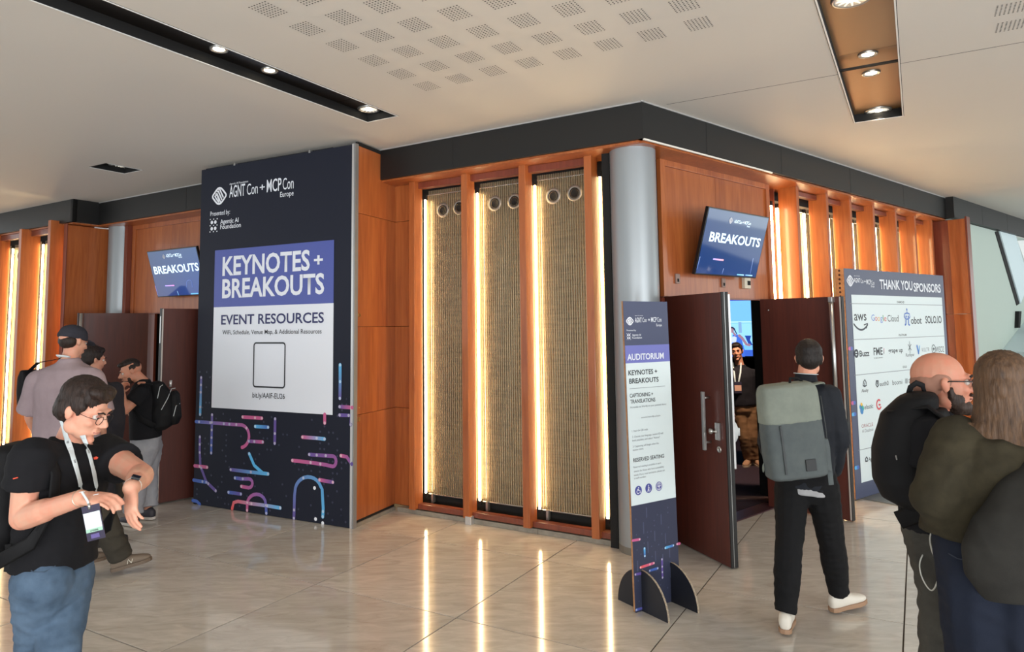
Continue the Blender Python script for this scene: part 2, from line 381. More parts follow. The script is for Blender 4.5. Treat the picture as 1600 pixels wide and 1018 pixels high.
lamp(1330, -2, .11, 1, 0, 'large reflector downlight cut by the top edge of the picture in the bronze trough')
lamp(181, 260, .12, 1, 0, 'reflector downlight inside the small square black ceiling recess')

# ------------------------------------------------------------------ setting: black fascia and wooden soffit
fs = MB()
AL = 8.26      # where the left fascia steps forward
fs.box(FA, -.0, AL, 0, .06, ZS, ZC).box(FA, AL, 15, -.36, -.30, ZS, ZC).box(FA, AL, AL+.06, -.36, .06, ZS, ZC)
fascA = struct(fs.build('trim_1', M_black))
fs = MB(); fs.box(FB, 0, 7.30, 0, .06, ZS, ZC).box(FB, 7.30, 14, -.11, -.05, ZS, ZC).box(FB, 7.24, 7.30, -.11, .06, ZS, ZC)
fascB = struct(fs.build('trim_2', M_black))
# joints and rivets in the fascia
j = MB()
for s_ in (1.95, 4.1, 6.2): j.box(FA, s_, s_+.004, -.0015, .001, ZS, ZC)
for s_ in (1.95, 1.28):
    for z in (ZS+.03, ZC-.03): j.sphere(P(FA, s_, -.001, z), .004, nu=6, nv=4)
j.build('panel_joint', M_rubber, fascA)
j = MB()
for s_ in (.93, 2.3, 3.95, 5.6, 8.6, 10): j.box(FB, s_, s_+.004, -.0015 if s_ < 7.3 else -.1115, .001, ZS, ZC)
j.build('panel_joint', M_rubber, fascB)
MB().box(FB, .01, 2.1, -.004, .01, ZS-.012, ZS+.002).build('light_edge_strip', mat('white_edge_strip', srgb(225, 220, 210), .4), fascB)
MB().box(FA, -.02, 12, -.008, 0, ZC-.012, ZC-.001).build('shadow_bead', M_alu, fascA); MB().box(FB, -.02, 7.3, -.008, 0, ZC-.012, ZC-.001).build('shadow_bead', M_alu, fascB)
sf = MB().prism((CN, aV, aI, Z1), [(.05, .03), (AL+.1, .03), (AL+.1, .7), (-.2, .7)], ZS-.02, ZS-.001)
sf.box(FA, AL+.06, 15, -.32, .5, ZS-.02, ZS-.001)
struct(sf.build('trim_3', M_wood))
sf = MB().prism((CN, bV, bI, Z1), [(.05, .03), (7.3, .03), (7.3, .7), (-.2, .7)], ZS-.024, ZS-.003)
struct(sf.build('trim_4', M_wood))
j = MB()
# ------------------------------------------------------------------ lit bays: fins, fluted grilles, lamp tubes
def wood_board(fr, s0, s1, d0, d1, z0, z1, name, par, m=None, bev=.004, label=None):
    return MB().box(fr, s0, s1, d0, d1, z0, z1).build(name, m or M_wood, par, bevel=bev, label=label)
def grille_panel(fr, s0, s1, d, z0, z1, par, holes):
    g = MB(); n = max(4, int(round(abs(s1-s0)/.0245))); k = 5; prof = []
    for i in range(n*k+1):
        t = (i % k)/k; s_ = s0+(s1-s0)*i/(n*k)
        prof.append((s_, d-.0075*math.sin(math.pi*t) if i % k else d+.002))
    vs = []; fs = []
    for s_, dd in prof: vs += [P(fr, s_, dd, z0), P(fr, s_, dd, z1)]
    for i in range(len(prof)-1): fs.append((2*i, 2*i+2, 2*i+3, 2*i+1))
    g.add(vs, fs); o = g.build('grille_panel', M_grille, par, recalc=False)
    wi = MB()
    for i in range(1, n):
        s_ = s0+(s1-s0)*i/n; wi.box(fr, s_-.0013, s_+.0013, d-.009, d-.004, z0, z1)
    wi.build('wire', M_wire, o, recalc=False, kind='stuff')
    rd = MB()
    rd.tube(P(fr, s0, d-.02, z1-.05), P(fr, s1, d-.02, z1-.05), .006, n=8).tube(P(fr, s0, d-.02, z0+.01), P(fr, s1, d-.02, z0+.01), .007, n=8)
    for s_ in (s0+.08*(1 if s1 > s0 else -1), s1-.05*(1 if s1 > s0 else -1)):
        rd.box(fr, s_-.012, s_+.012, d-.05, d-.01, z0-.07, z0+.02)
    rd.build('clamp_rod', M_steel, o)
    for s_, z in holes:
        c = P(fr, s_, d-.008, z); ax = -fr[2]
        MB().lathe(c, ax, [(.078, 0), (.08, .006), (.052, .008), (.05, -.004)], 28).build('vent_ring', mat('matt_grey_ring', srgb(140, 134, 126), .4, metal=.5), o, True)
        MB().lathe(c, ax, [(.0505, .0075), (.050, .0125), (.046, .0125), (.044, .0085), (.001, .0085)], 24).build('vent_duct', M_void, o, True)
        MB().lathe(c-fr[1]*.003*(1 if s1 < s0 else -1)-Z1*.003, ax, [(.0405, .0115), (.0435, .0110), (.0435, .0088), (.0405, .0088), (.0405, .0115)], 20).build('vent_lip', mat('brass_duct_lip', srgb(150, 132, 104), .35, metal=.6), o, True)
    return o
def tube_lamp(fr, s, d, z0, z1, par, r=.013):
    o = MB().tube(P(fr, s, d, z0), P(fr, s, d, z1), r, n=10).build('lamp_tube', M_tube, par, True)
    MB().box(fr, s-.02, s+.02, d-.015, d+.015, z1, z1+.05).box(fr, s-.02, s+.02, d-.015, d+.015, z0-.04, z0).build('lamp_socket', M_void, o)
    return o
# wall A (left of the corner column)
wa = MB().box(FA, .40, 3.02, .47, .60, 0, ZS).box(FA, .40, .47, .21, .47, 0, ZS)
WA = struct(wa.build('wall_front', M_void))
M_cream = mat('cream_reflector', srgb(200, 176, 136), .7)
MB().box(FA, .48, 2.66, .462, .469, .18, 3.30).build('glow_reflector', M_cream, WA)  # pale board hidden behind the grilles, added to bounce the tube glow
finsA = [2.665, 1.995, 1.325, .64]
for k, s_ in enumerate(finsA):
    wood_board(FA, s_-.072, s_, .195, .33, .055, ZS, 'fin', WA)
    tube_lamp(FA, s_-.078, .372, .19, 3.24, WA, .011)
    if k < 3:
        hs = [(2.393, 3.12), (2.181, 3.128)] if k == 0 else ([(1.742, 3.124), (1.51, 3.122)] if k == 1 else [(1.075, 3.127), (.848, 3.13)])
        grille_panel(FA, s_-.068, finsA[k+1]+.012, .435, .165, 3.345, WA, hs)
        wood_board(FA, finsA[k+1], s_-.072, .25, .34, .055, .105, 'bottom_rail', WA, M_wood_d)
        wood_board(FA, finsA[k+1], s_-.072, .26, .34, 3.345, ZS-.02, 'top_rail', WA, M_wood_d)
MB().box(FA, .47, .568, .25, .34, .055, .105).build('bottom_rail', M_wood_d, WA)
# return panel beside fin 1
for z0, z1 in ((.06, 1.05), (1.054, 1.90), (1.904, 3.02), (3.024, 3.41)):
    wood_board(FA, 2.668, 2.96, .29, .33, z0 if z0 > .06 else .06, z1, 'wall_panel', WA, bev=.0015)
kb = MB(); kb.box(FA, .47, 2.86, .245, .30, 0, .045); struct(kb.build('baseboard_front', M_kerb, bevel=.004))
MB().box(FA, 1.9, 1.97, .19, .246, 0, .075).build('floor_bracket', M_alu, bpy.data.objects['baseboard_front'], bevel=.004)
# joints of the kerb stones
for s_ in (1.2,):
    MB().box(FA, s_, s_+.003, .2435, .25, .0, .0455).build('kerb_joint', M_grout, bpy.data.objects['baseboard_front'])
# corner columns
def column(fr, s, d, name):
    c = P(fr, s, d, 0); o = struct(MB().lathe(c, Z1, [(.2, 0), (.2, ZS-.005)], 56).build(name, M_col, None, True, recalc=True))
    MB().lathe(c, Z1, [(.201, 0), (.201, .06)], 48).build('column_foot', mat('dull_column_base', srgb(120, 114, 104), .5), o, True); return o
column(FA, .21, .289, 'wall_column')
column(FA, 8.19, .335, 'wall_column_left')

# wall B (right of the corner column)
wb = MB().box(FB, .45, .60, .34, .47, 0, ZS).box(FB, .60, 2.34, .34, .47, 2.14, ZS).box(FB, 2.64, 14, .47, .60, 0, ZS)
WB = struct(wb.build('wall_right', M_void))
MB().box(FB, 2.64, 7.24, .462, .469, .18, 3.30).build('glow_reflector', M_cream, WB)  # same added reflector behind the right-hand grilles
def over_door(fr, par, s0, s1, seams, m=M_wood):
    f_ = .07
    for a0, a1, b0, b1 in ((s0, s0+f_, 2.14, 3.42), (s1-f_, s1, 2.14, 3.42), (s0+f_, s1-f_, 3.35, 3.42)):
        wood_board(fr, a0, a1, .29, .335, b0, b1, 'frame_board', par, m, .003)
    xs = [s0+f_]+seams+[s1-f_]
    for a0, a1 in zip(xs, xs[1:]):
        wood_board(fr, a0+.0015, a1-.0015, .312, .335, 2.14, 3.35, 'wall_panel', par, m, .001)
    wood_board(fr, s0, s1, .30, .335, 2.125, 2.14, 'lintel_board', par, M_wood_d, .002)
over_door(FB, WB, .61, 2.56, [1.53])
wood_board(FB, 2.34, 2.56, .29, .335, 0, 2.125, 'jamb_board', WB, M_wood_d)
wood_board(FB, .565, .605, .28, .335, 0, 2.125, 'jamb_board', WB, M_wood_d)
wood_board(FB, 2.562, 2.61, .315, .43, .05, 3.41, 'frame_board', WB, M_wood_d)
tube_lamp(FB, 2.715, .365, .1, 3.2, WB, .016)
wood_board(FB, 2.80, 2.815, .37, .44, .05, 3.4, 'frame_board', WB, M_wood_d, .002)
tube_lamp(FB, 2.93, .405, .1, 3.2, WB, .016)  # extra tube added for the bright strip mirrored from the tube before it
finsB = [2.887, 3.61, 4.25, 4.94, 5.68, 6.38, 7.06]
for k, s_ in enumerate(finsB):
    wood_board(FB, s_, s_+.06, .15, .365, .055, ZS, 'fin', WB)
    if k:
        tube_lamp(FB, s_-.030, .412, .19, 3.2, WB, .014)
        grille_panel(FB, finsB[k-1]+.05, s_-.01, .44, .165, 3.26, WB, [(finsB[k-1]+.23, 3.08), (finsB[k-1]+.44, 3.08)])
        wood_board(FB, finsB[k-1]+.06, s_, .26, .34, 3.345, ZS-.03, 'top_rail', WB, M_wood_d)
        wood_board(FB, finsB[k-1]+.06, s_, .26, .34, .055, .105, 'bottom_rail', WB, M_wood_d)
# boxed end of the wall
for z0, z1 in ((.05, 1.985), (1.989, 3.40)):
    wood_board(FB, 7.25, 7.33, -.235, -.012, z0, z1, 'end_panel', WB, M_wood, .002)
    wood_board(FB, 7.25, 7.33, -.01, .40, z0, z1, 'end_panel', WB, M_wood_d, .002)  # inner board in darker veneer: shade of the recess put into its colour
wood_board(FB, 7.25, 7.40, -.262, -.237, .0, 3.43, 'end_stile', WB, M_wood_d, .003)
MB().box(FB, 7.40, 7.46, -.20, -.14, 0, 3.42).build('corner_bead', mat('pale_bead', srgb(200, 205, 205), .4), WB)
# white wall of the atrium stairs beyond
ww = MB().box(FB, 7.34, 14, -.02, .1, 0, ZS); WW = struct(ww.build('wall_far_right', M_white))
def wallpt(x, y, d=-.02):
    p = onv(x, y, P(FB, 0, d, 0), YB)-CN; return (p.dot(bV), p.z)
def wallpoly(pts, d0, d1, name, m, par):
    n = len(pts); vs = [P(FB, s_, d0, z) for s_, z in pts]+[P(FB, s_, d1, z) for s_, z in pts]
    return MB().add(vs, [tuple(range(n)), tuple(range(n, 2*n))[::-1]]+[(i, (i+1) % n, n+(i+1) % n, n+i) for i in range(n)]).build(name, m, par)
pa = wallpt(1554, 362); pb = wallpt(1588, 477); pc = wallpt(1592, 474); pd = wallpt(1559, 361)
wallpoly([pa, pb, pc, pd], -.03, -.019, 'shadow_gap', M_void, WW)
pe = wallpt(1583, 363); pf_ = wallpt(1605, 440)
wallpoly([pd, pc, pf_, pe], -.05, -.019, 'sloping_fascia', mat('pale_blue_white', srgb(205, 222, 228), .6), WW)
wallpoly([wallpt(1586, 376), wallpt(1603, 425), wallpt(1640, 420), wallpt(1640, 372)], -.06, -.021, 'bright_reveal', mat('white_gloss_paint', srgb(236, 240, 240), .4), WW)
wallpoly([wallpt(1564, 549), wallpt(1600, 503), wallpt(1660, 430), wallpt(1660, 640), wallpt(1612, 620)], -.42, -.021, 'stair_soffit', mat('pale_blue_soffit', srgb(206, 222, 228), .5), WW)
wallpoly([wallpt(1585, 512), wallpt(1588, 512), wallpt(1590, 486), wallpt(1586, 486)], -.08, -.021, 'bracket', M_void, WW)

# left-hand recess with its doorway, and the forward bays beyond it
wl = MB().box(FA, 4.6, 5.2, .34, .47, 0, ZS).box(FA, 5.2, 7.35, .34, .47, 2.14, ZS).box(FA, 7.35, 8.6, .34, .47, 0, ZS).box(FA, 8.6, 15, -.02, .12, 0, ZS)
WL = struct(wl.build('wall_left', M_void))
over_door(FA, WL, 4.95, 7.90, [6.0, 7.0])
wood_board(FA, 7.30, 7.90, .30, .335, 0, 2.125, 'jamb_board', WL, M_wood_d)
wood_board(FA, 4.9, 5.2, .30, .335, 0, 2.125, 'jamb_board', WL, M_wood_d)
wood_board(FA, 7.905, 7.975, .22, .335, 0, 3.42, 'frame_board', WL, M_wood_d)
for z0, z1 in ((.05, 1.985), (1.989, 3.40)):
    wood_board(FA, 8.43, 8.50, -.33, .24, z0, z1, 'end_panel', WL, M_wood, .002)
wood_board(FA, 8.425, 8.505, -.345, -.33, 0, 3.42, 'end_stile', WL, M_wood_d, .002)
def sA(x, y, d):
    return (onv(x, y, P(FA, 0, d, 0), YA)-CN).dot(aV)
sC, sB = sA(75.5, 345, -.47), sA(30.5, 354, -.42)
sp_ = sB-sC
finsL = [sC, sB, sB+sp_, sB+2*sp_, sB+3*sp_]
for k, s_ in enumerate(finsL):
    wood_board(FA, s_-.075, s_, -.47 if k == 0 else -.42, -.16, .055, 3.47 if k == 0 else ZS, 'fin', WL)
    tube_lamp(FA, s_-.10, -.13, .15, 3.22, WL)
    if k:
        grille_panel(FA, finsL[k]-.07, finsL[k-1]+.02, -.09, .165, 3.28, WL, [(s_-.25, 3.1), (s_-.46, 3.1)])
        wood_board(FA, finsL[k-1], s_-.075, -.29, -.2, 3.33, ZS-.02, 'top_rail', WL, M_wood_d)
        wood_board(FA, finsL[k-1], s_-.075, -.29, -.2, .055, .105, 'bottom_rail', WL, M_wood_d)
grille_panel(FA, finsL[0]-.07, 8.51, -.09, .165, 3.28, WL, [])
kb = MB(); kb.box(FA, 8.6, 14, -.30, -.22, 0, .045); struct(kb.build('baseboard_left', M_kerb, bevel=.004))

# dark auditorium behind both doorways
rm = MB()
rm.box(FB, .46, 14, 6.5, 6.6, 0, 3.2).box(FB, 13.9, 14, .47, 6.6, 0, 3.2).box(FB, .38, .46, .47, 6.6, 0, 3.2).box(FB, .46, 14, .60, 6.6, 3.2, 3.3)
struct(rm.build('wall_back', M_dark))
rm = MB(); rm.box(FA, 4.5, 8.6, 3.0, 3.1, 0, 3.2).box(FA, 4.4, 4.5, .47, 3.1, 0, 3.2).box(FA, 8.5, 8.6, .47, 3.1, 0, 3.2).box(FA, 4.4, 8.6, .47, 3.1, 3.2, 3.3)
struct(rm.build('wall_back_left', M_dark))
struct(MB().box(FB, .6, 13.9, .38, 6.5, -.05, .004).box(FA, 4.5, 8.5, .38, 3.0, -.05, .004).build('floor_carpet', M_carpet))
struct(MB().box(FB, .61, 2.34, .20, .38, 0, .012).box(FA, 5.2, 7.3, .2, .38, 0, .012).build('trim_5', mat('maroon_threshold', srgb(62, 34, 40), .4), bevel=.003))

# ------------------------------------------------------------------ banner pier with timber flank
Pb0 = Vector((-3.512, 7.784, 0)); Pb1 = Vector((-1.542, 6.754, 0)); uB = (Pb1-Pb0).normalized(); nB = Vector((uB.y, -uB.x, 0)); LB = (Pb1-Pb0).length
FN = (Pb0, uB, -nB, Z1)       # u along the banner, depth behind it
Pi = P(FA, 2.93, .29, 0); fl0 = Pb1+(-nB)*.03; flank = (Pi-fl0); LF = flank.length; fu = flank.normalized(); fn = Vector((fu.y, -fu.x, 0))
FF = (fl0, fu, -fn, Z1)
pier = struct(MB().box(FN, .02, LB-.32, .04, .60, 0, 3.72).build('wall_pier', M_void))
for z0, z1 in ((.06, 1.05), (1.054, 1.90), (1.904, 3.02), (3.024, 3.70)):
    wood_board(FF, .005, LF, .0, .03, z0, z1, 'wall_panel', pier, bev=.0015)
MB().box(FF, .0, LF-.01, -.012, .03, 0, .035).build('kerb', M_kerb, pier, bevel=.003)
MB().box(FF, .0, LF-.01, .005, .03, .035, .06).build('shadow_gap', M_void, pier)
MB().box(FF, .01, LF-.02, -.006, .02, 3.70, 3.735).build('top_cap', M_void, pier)
lk = MB(); lk.box(FF, .05, .075, -.008, 0, .99, 1.03).sphere(P(FF, .06, -.006, 1.12), .006, nu=8, nv=5); lk.build('cupboard_latch', mat('brass', srgb(190, 150, 90), .3, metal=.9), pier)
lk = MB(); lk.box(FF, .03, .05, -.006, 0, 2.0, 2.03).box(FF, .065, .08, -.006, 0, 2.0, 2.03); lk.build('cupboard_hinge', mat('brass', srgb(190, 150, 90), .3, metal=.9), pier)

# ------------------------------------------------------------------ prints: flat lettering and shapes on a plane (origin, u, v, normal)
class Plane:
    def __init__(s, O, U, V, N, parent): s.O, s.U, s.V, s.N, s.par = Vector(O), Vector(U).normalized(), Vector(V).normalized(), Vector(N).normalized(), parent
    def uv(s, x, y):
        d = ray(x, y); o = Vector((0, 0, H)); t = (s.O-o).dot(s.N)/d.dot(s.N); q = o+d*t-s.O
        return (q.dot(s.U), q.dot(s.V))
    def pt(s, u, v, off=0): return s.O+s.U*u+s.V*v+s.N*off
    def poly(s, pts, off, name, m, th=None):
        if th is None: th = .0012
        n = len(pts); vs = [s.pt(u, v, off) for u, v in pts]+[s.pt(u, v, off-th) for u, v in pts]
        return MB().add(vs, [tuple(range(n)), tuple(range(n, 2*n))[::-1]]+[(i, (i+1) % n, n+(i+1) % n, n+i) for i in range(n)]).build(name, m, s.par)
    def rect(s, u0, u1, v0, v1, off, name, m): return s.poly([(u0, v0), (u1, v0), (u1, v1), (u0, v1)], off, name, m)
    def text(s, body, u, v, h, w=None, m=None, bold=0., off=.003, name='lettering', right=False, shear=0.):
        """u,v = left end of the baseline, h = capital height, w = total width"""
        c = bpy.data.curves.new(name, 'FONT'); c.body = body; c.size = 1; c.offset = bold*.55; c.resolution_u = 3
        o = bpy.data.objects.new('tmp', c); COL.objects.link(o); bpy.context.view_layer.update()
        me = bpy.data.meshes.new_from_object(o.evaluated_get(bpy.context.evaluated_depsgraph_get())); bpy.data.objects.remove(o); bpy.data.curves.remove(c)
        xs = [q.co.x for q in me.vertices]
        if not xs: return None
        x0, x1 = min(xs), max(xs); ky = h/.69; kx = (w/(x1-x0)) if w else ky
        if right: u = u-(x1-x0)*kx
        M = MWS[s.par.name].inverted() if s.par.name in MWS else Matrix.Identity(4)
        for q in me.vertices:
            q.co = M@s.pt(u+(q.co.x-x0)*kx+shear*q.co.y*ky, v+q.co.y*ky, off)
        me.name = name; me.materials.clear(); me.materials.append(m)
        return reg(bpy.data.objects.new(name, me), s.par)
    def tx(s, body, p0, p1, hpx, m, bold=0., off=.003, name='lettering'):
        """lettering whose baseline runs between two picture points; hpx = capital height there"""
        a0 = s.uv(*p0); a1 = s.uv(*p1); a2 = s.uv(p0[0], p0[1]-hpx)
        return s.text(body, a0[0], (a0[1]+a1[1])/2, a2[1]-a0[1], a1[0]-a0[0], m, bold, off, name)
    def strokes(s, lst, off, name, m=None, split=None):
        """lst of (points, width, colour0, colour1, [dot parameters]) with round ends"""
        if split is None: split = name == 'pipe_print'
        if split and len(lst) > 1:
            for i, q in enumerate(lst): s.strokes([q], off+.00004*i, name, m, False)
            return None
        b = MB(); b.c = []
        def ring(c, r, col, o_, n=14):
            k = len(b.v); b.v += [s.pt(c[0]+r*math.cos(2*math.pi*i/n), c[1]+r*math.sin(2*math.pi*i/n), o_) for i in range(n)]; b.c += [col]*n; b.f.append(tuple(range(k, k+n)))
        for pts, w, c0, c1, dd in lst:
            pts = [Vector(p) for p in pts]; L = [0]
            for p, q in zip(pts, pts[1:]): L.append(L[-1]+(q-p).length)
            tot = L[-1] or 1; cl = [tuple(c0[i]+(c1[i]-c0[i])*l/tot for i in range(3)) for l in L]
            k = len(b.v)
            for i, p in enumerate(pts):
                t = (pts[min(i+1, len(pts)-1)]-pts[max(i-1, 0)]).normalized(); nn = Vector((-t.y, t.x))*w/2
                b.v += [s.pt(p.x+nn.x, p.y+nn.y, off), s.pt(p.x-nn.x, p.y-nn.y, off)]; b.c += [cl[i]]*2
            for i in range(len(pts)-1): b.f.append((k+2*i, k+2*i+1, k+2*i+3, k+2*i+2))
            ring(pts[0], w/2, cl[0], off+.0002); ring(pts[-1], w/2, cl[-1], off+.0003)
            for t_ in dd:
                x = t_*tot; i = max(0, min(len(pts)-2, next((q for q in range(len(L)-1) if L[q+1] >= x), len(L)-2)))
                f_ = (x-L[i])/max(1e-6, L[i+1]-L[i]); p = pts[i]+(pts[i+1]-pts[i])*f_; cc = tuple(min(1, k_*.55+.38) for k_ in cl[i]); ring(p, w*.42, cc, off+.0006, 10)
        return b.build(name, m or M_stroke, s.par, recalc=False, kind='stuff' if 'dot' in name else None)
def arc(c, r, a0, a1, n=14): return [(c[0]+r*math.cos(math.radians(a0+(a1-a0)*i/n)), c[1]+r*math.sin(math.radians(a0+(a1-a0)*i/n))) for i in range(n+1)]
WHT = (.78, .8, .86)
def logo(pl, u, v, h, w, m=M_whitep, off=.003, col=WHT, sc=1.):
    """conference mark: rounded diamond with an inner winding monogram; u,v centre"""
    def dm(k):
        a, b_ = w/2*k, h/2*k; pts = []
        cs = [(0, b_), (a, 0), (0, -b_), (-a, 0)]
        for i in range(4):
            p, c, n = Vector(cs[i-1]), Vector(cs[i]), Vector(cs[(i+1) % 4]); rr = .45 if i % 2 == 0 else .16
            q0, q1 = c+(p-c)*rr, c+(n-c)*rr
            for t in (0, .25, .5, .75, 1): pts.append(q0*(1-t)**2+c*2*t*(1-t)+q1*t*t)
        pts.append(pts[0]); return [(u+p[0], v+p[1]) for p in pts]
    lw = w*.085; S = [(dm(.94), lw, col, col, [])]
    def g(x, y): return (u+x*w/2, v+y*h/2)
    for x0, y0, x1, y1 in ((-.12, .62, .50, -.14), (-.28, .42, .33, -.34), (-.44, .2, .16, -.54)):
        S.append(([g(x0, y0), g(x0+.12, y0+.04), g(x1, y1)], lw*.9, col, col, []))
    S.append(([g(-.56, .02), g(-.3, .1), g(-.08, -.34), g(-.02, -.62), g(-.2, -.42), g(-.56, .02)], lw*.8, col, col, []))
    return pl.strokes(S, off, 'logo_mark')
# ------------------------------------------------------------------ big banner
def L3(c): return srgb(*c)[:3]
PINK, VIO, BLU, CYA, RED = L3((196, 92, 140)), L3((98, 78, 150)), L3((66, 98, 178)), L3((88, 176, 226)), L3((228, 92, 92))
ban = thing('wall_banner', 'tall navy banner reading KEYNOTES + BREAKOUTS on the pier beside the wood panel', 'banner', Pb0, math.atan2(uB.y, uB.x))
MB().box(FN, 0, LB-.03, 0, .035, .005, 3.70).build('banner_board', M_navy, ban)
MB().box(FN, LB-.028, LB-.004, -.004, .04, 0, 3.71).build('edge_profile', M_alu, ban, bevel=.002)
MB().box(FN, LB-.003, LB+.012, .0, .05, 0, 3.71).build('edge_profile', mat('dull_profile', srgb(150, 150, 150), .4, metal=.6), ban)
for u_ in (.52, 1.62): MB().box(FN, u_, u_+.025, -.006, .03, 3.69, 3.72).build('fixing_clip', M_steel, ban, bevel=.003)
pl = Plane(Pb0, uB, Z1, nB, ban)
pl.rect(.255, 1.972, 1.05, 2.137, .002, 'white_panel_print', M_whitep); pl.rect(.255, 1.972, 2.137, 2.765, .003, 'blue_panel_print', M_blue)
a0 = pl.uv(343, 306); logo(pl, a0[0], a0[1], .25, .25)
pl.tx('Agentic AI Foundation', (359, 289), (388, 284.5), 3, M_whitep, .005)
pl.tx('AGNT', (358.5, 308.5), (383, 305), 18, M_whitep, .02); pl.tx('Con', (386, 304.5), (403, 302), 17, M_whitep, 0)
pl.tx('+', (406, 299), (414, 297), 11, M_whitep, .03); pl.tx('MCP', (417, 300), (440, 297), 19, M_whitep, .02); pl.tx('Con', (442, 296.5), (459, 294), 18, M_whitep, 0)
pl.tx('Europe', (438, 308), (459, 305), 8, M_whitep, .01)
pl.tx('Presented by:', (329, 337), (359.5, 334.5), 7, M_whitep, .005)
pl.tx('Agentic AI', (344.5, 349.5), (373, 347), 7, M_whitep, .015); pl.tx('Foundation', (344.5, 357.5), (376.5, 355), 7, M_whitep, .015)
c0 = pl.uv(334, 352); S = []
for i in (-1, 1):
    for j in (-1, 1): S.append((arc((c0[0]+i*.028, c0[1]+j*.035), .010, 0, 360, 10), .022, WHT, WHT, []))
for i in (-1, 0, 1):
    for j in (-1, 0, 1): S.append(([(c0[0]+i*.056, c0[1]+j*.07), (c0[0]+i*.056+.002, c0[1]+j*.07)], .014, WHT, WHT, []))
pl.strokes(S, .003, 'foundation_mark')
pl.tx('KEYNOTES', (348, 431), (484.5, 420), 28, M_whitep, .045, .005); pl.tx('+', (491, 416), (505, 415), 19, M_whitep, .05, .005)
pl.tx('BREAKOUTS', (347.5, 466), (507, 456.5), 28, M_whitep, .045, .005)
pl.tx('EVENT RESOURCES', (346, 507), (506.5, 503), 14.5, M_inkd, .03, .005)
pl.tx('WiFi, Schedule, Venue Map, & Additional Resources', (348, 522.5), (503, 520), 6.5, M_ink, .005, .005)
pl.tx('bit.ly/AAIF-EU26', (395, 621), (445.5, 622.5), 8, M_ink, .008, .005)
def rrect(pl, p0, p1, r, w, off, name, col, m=None):
    (ua, va), (ub, vb) = pl.uv(*p0), pl.uv(*p1); u0, u1, v0, v1 = min(ua, ub), max(ua, ub), min(va, vb), max(va, vb)
    pts = arc((u1-r, v1-r), r, 0, 90, 6)+arc((u0+r, v1-r), r, 90, 180, 6)+arc((u0+r, v0+r), r, 180, 270, 6)+arc((u1-r, v0+r), r, 270, 360, 6)
    pts.append(pts[0]); return pl.strokes([(pts, w, col, col, [])], off, name)
rrect(pl, (397.5, 535.5), (445, 605.5), .03, .016, .005, 'code_frame', L3((24, 26, 34)))
# decorative pipes of the print, read from the picture
def bpx(x, y): return pl.uv(290+x/2.994, 500+y/2.994)
wS = .036; S = []
def st(pts, c0, c1, dots, w=wS): S.append(([bpx(*p) for p in pts], w, c0, c1, dots))
def px_arc(c, rx, ry, a0, a1, n=12): return [(c[0]+rx*math.cos(math.radians(a0+(a1-a0)*i/n)), c[1]-ry*math.sin(math.radians(a0+(a1-a0)*i/n))) for i in range(n+1)]
st([(74, 268), (69, 440)], VIO, CYA, [0, .2, .4, .8, 1])
st([(49, 474), (97, 477), (210, 486), (262, 489)]+px_arc((258, 542), 40, 53, 75, -80), BLU, PINK, [.05, .22, .42, .5, .6, .75])
st([(125, 442), (121, 620)], VIO, BLU, [0, .2, .4, .6, .8, 1])
st([(68, 545), (67, 610), (70, 680), (98, 755), (142, 797)], VIO, VIO, [0, .12, .25, .5, .8, 1])
st([(43, 680), (102, 687)], PINK, PINK, [.4, 1]); st([(38, 747), (98, 757)], BLU, BLU, [.7, 1])
st([(268, 452), (358, 458)], PINK, PINK, [0, .65, 1]); st([(327, 496), (387, 500)], CYA, BLU, [0, 1])
st([(297, 565), (362, 569)], VIO, PINK, [0, .4, 1]); st([(420, 461), (418, 575)], VIO, VIO, [0, .6, 1])
st([(299, 624), (322, 678), (362, 714), (387, 718)], CYA, CYA, [0]); st([(212, 698), (310, 710), (387, 718)], VIO, CYA, [0, .55, 1])
st([(232, 737), (262, 741)]+px_arc((296, 762), 18, 21, 90, -90, 8)+[(262, 776)], BLU, PINK, [0, .25, 1])
st([(202, 804), (260, 812)], BLU, VIO, [0, 1])
st([(219, 880), (226, 852), (246, 846), (300, 856), (378, 866), (444, 877)], RED, CYA, [.45, .75, 1])
st([(289, 888), (290, 850)]+px_arc((333, 858), 43, 45, 160, 20, 8)+[(377, 866), (379, 902)], PINK, BLU, [0, .15, .85, 1])
st([(34, 842), (54, 846), (68, 860)], BLU, BLU, [])
st([(548, 546), (614, 551), (651, 555)], PINK, CYA, [0, .65, 1])
st([(580, 627), (614, 630), (690, 635)]+px_arc((690, 659), 15, 24, 90, -90, 8)+[(648, 674), (580, 664), (501, 655)], VIO, PINK, [0, .1, .22, .62, .75, 1])
st([(724, 209), (724, 290), (723, 365)], CYA, VIO, [0, .5, 1]); st([(722, 404), (780, 408)], VIO, PINK, [0]); st([(722, 443), (774, 445), (774, 488)], VIO, VIO, [0, .5, 1])
st([(652, 440), (652, 480)], PINK, PINK, [1]); st([(728, 633), (755, 638), (778, 672)], PINK, VIO, [0])
st([(508, 925), (511, 820)]+px_arc((575, 800), 62, 68, 165, 20, 10)+[(640, 790), (645, 880), (643, 918)], VIO, CYA, [0, .08, .45, .95, 1])
st([(628, 746), (690, 757)], PINK, VIO, [0, 1])
for p in ((604, 784), (609, 929), (642, 948)): st([p, (p[0]+1, p[1])], WHT, WHT, [], .034)
pl.strokes(S, .003, 'pipe_print')
S = []; rnd = random.Random(3)
for i in range(190):
    u_, v_ = rnd.randrange(1, 40)*.055, rnd.randrange(1, 27)*.055
    if v_ > 1.0 and .22 < u_ < 2.0: continue
    S.append(([(u_, v_), (u_+.001, v_)], .022, L3((44, 46, 70)), L3((44, 46, 70)), []))
pl.strokes(S, .0012, 'faint_dot_print')

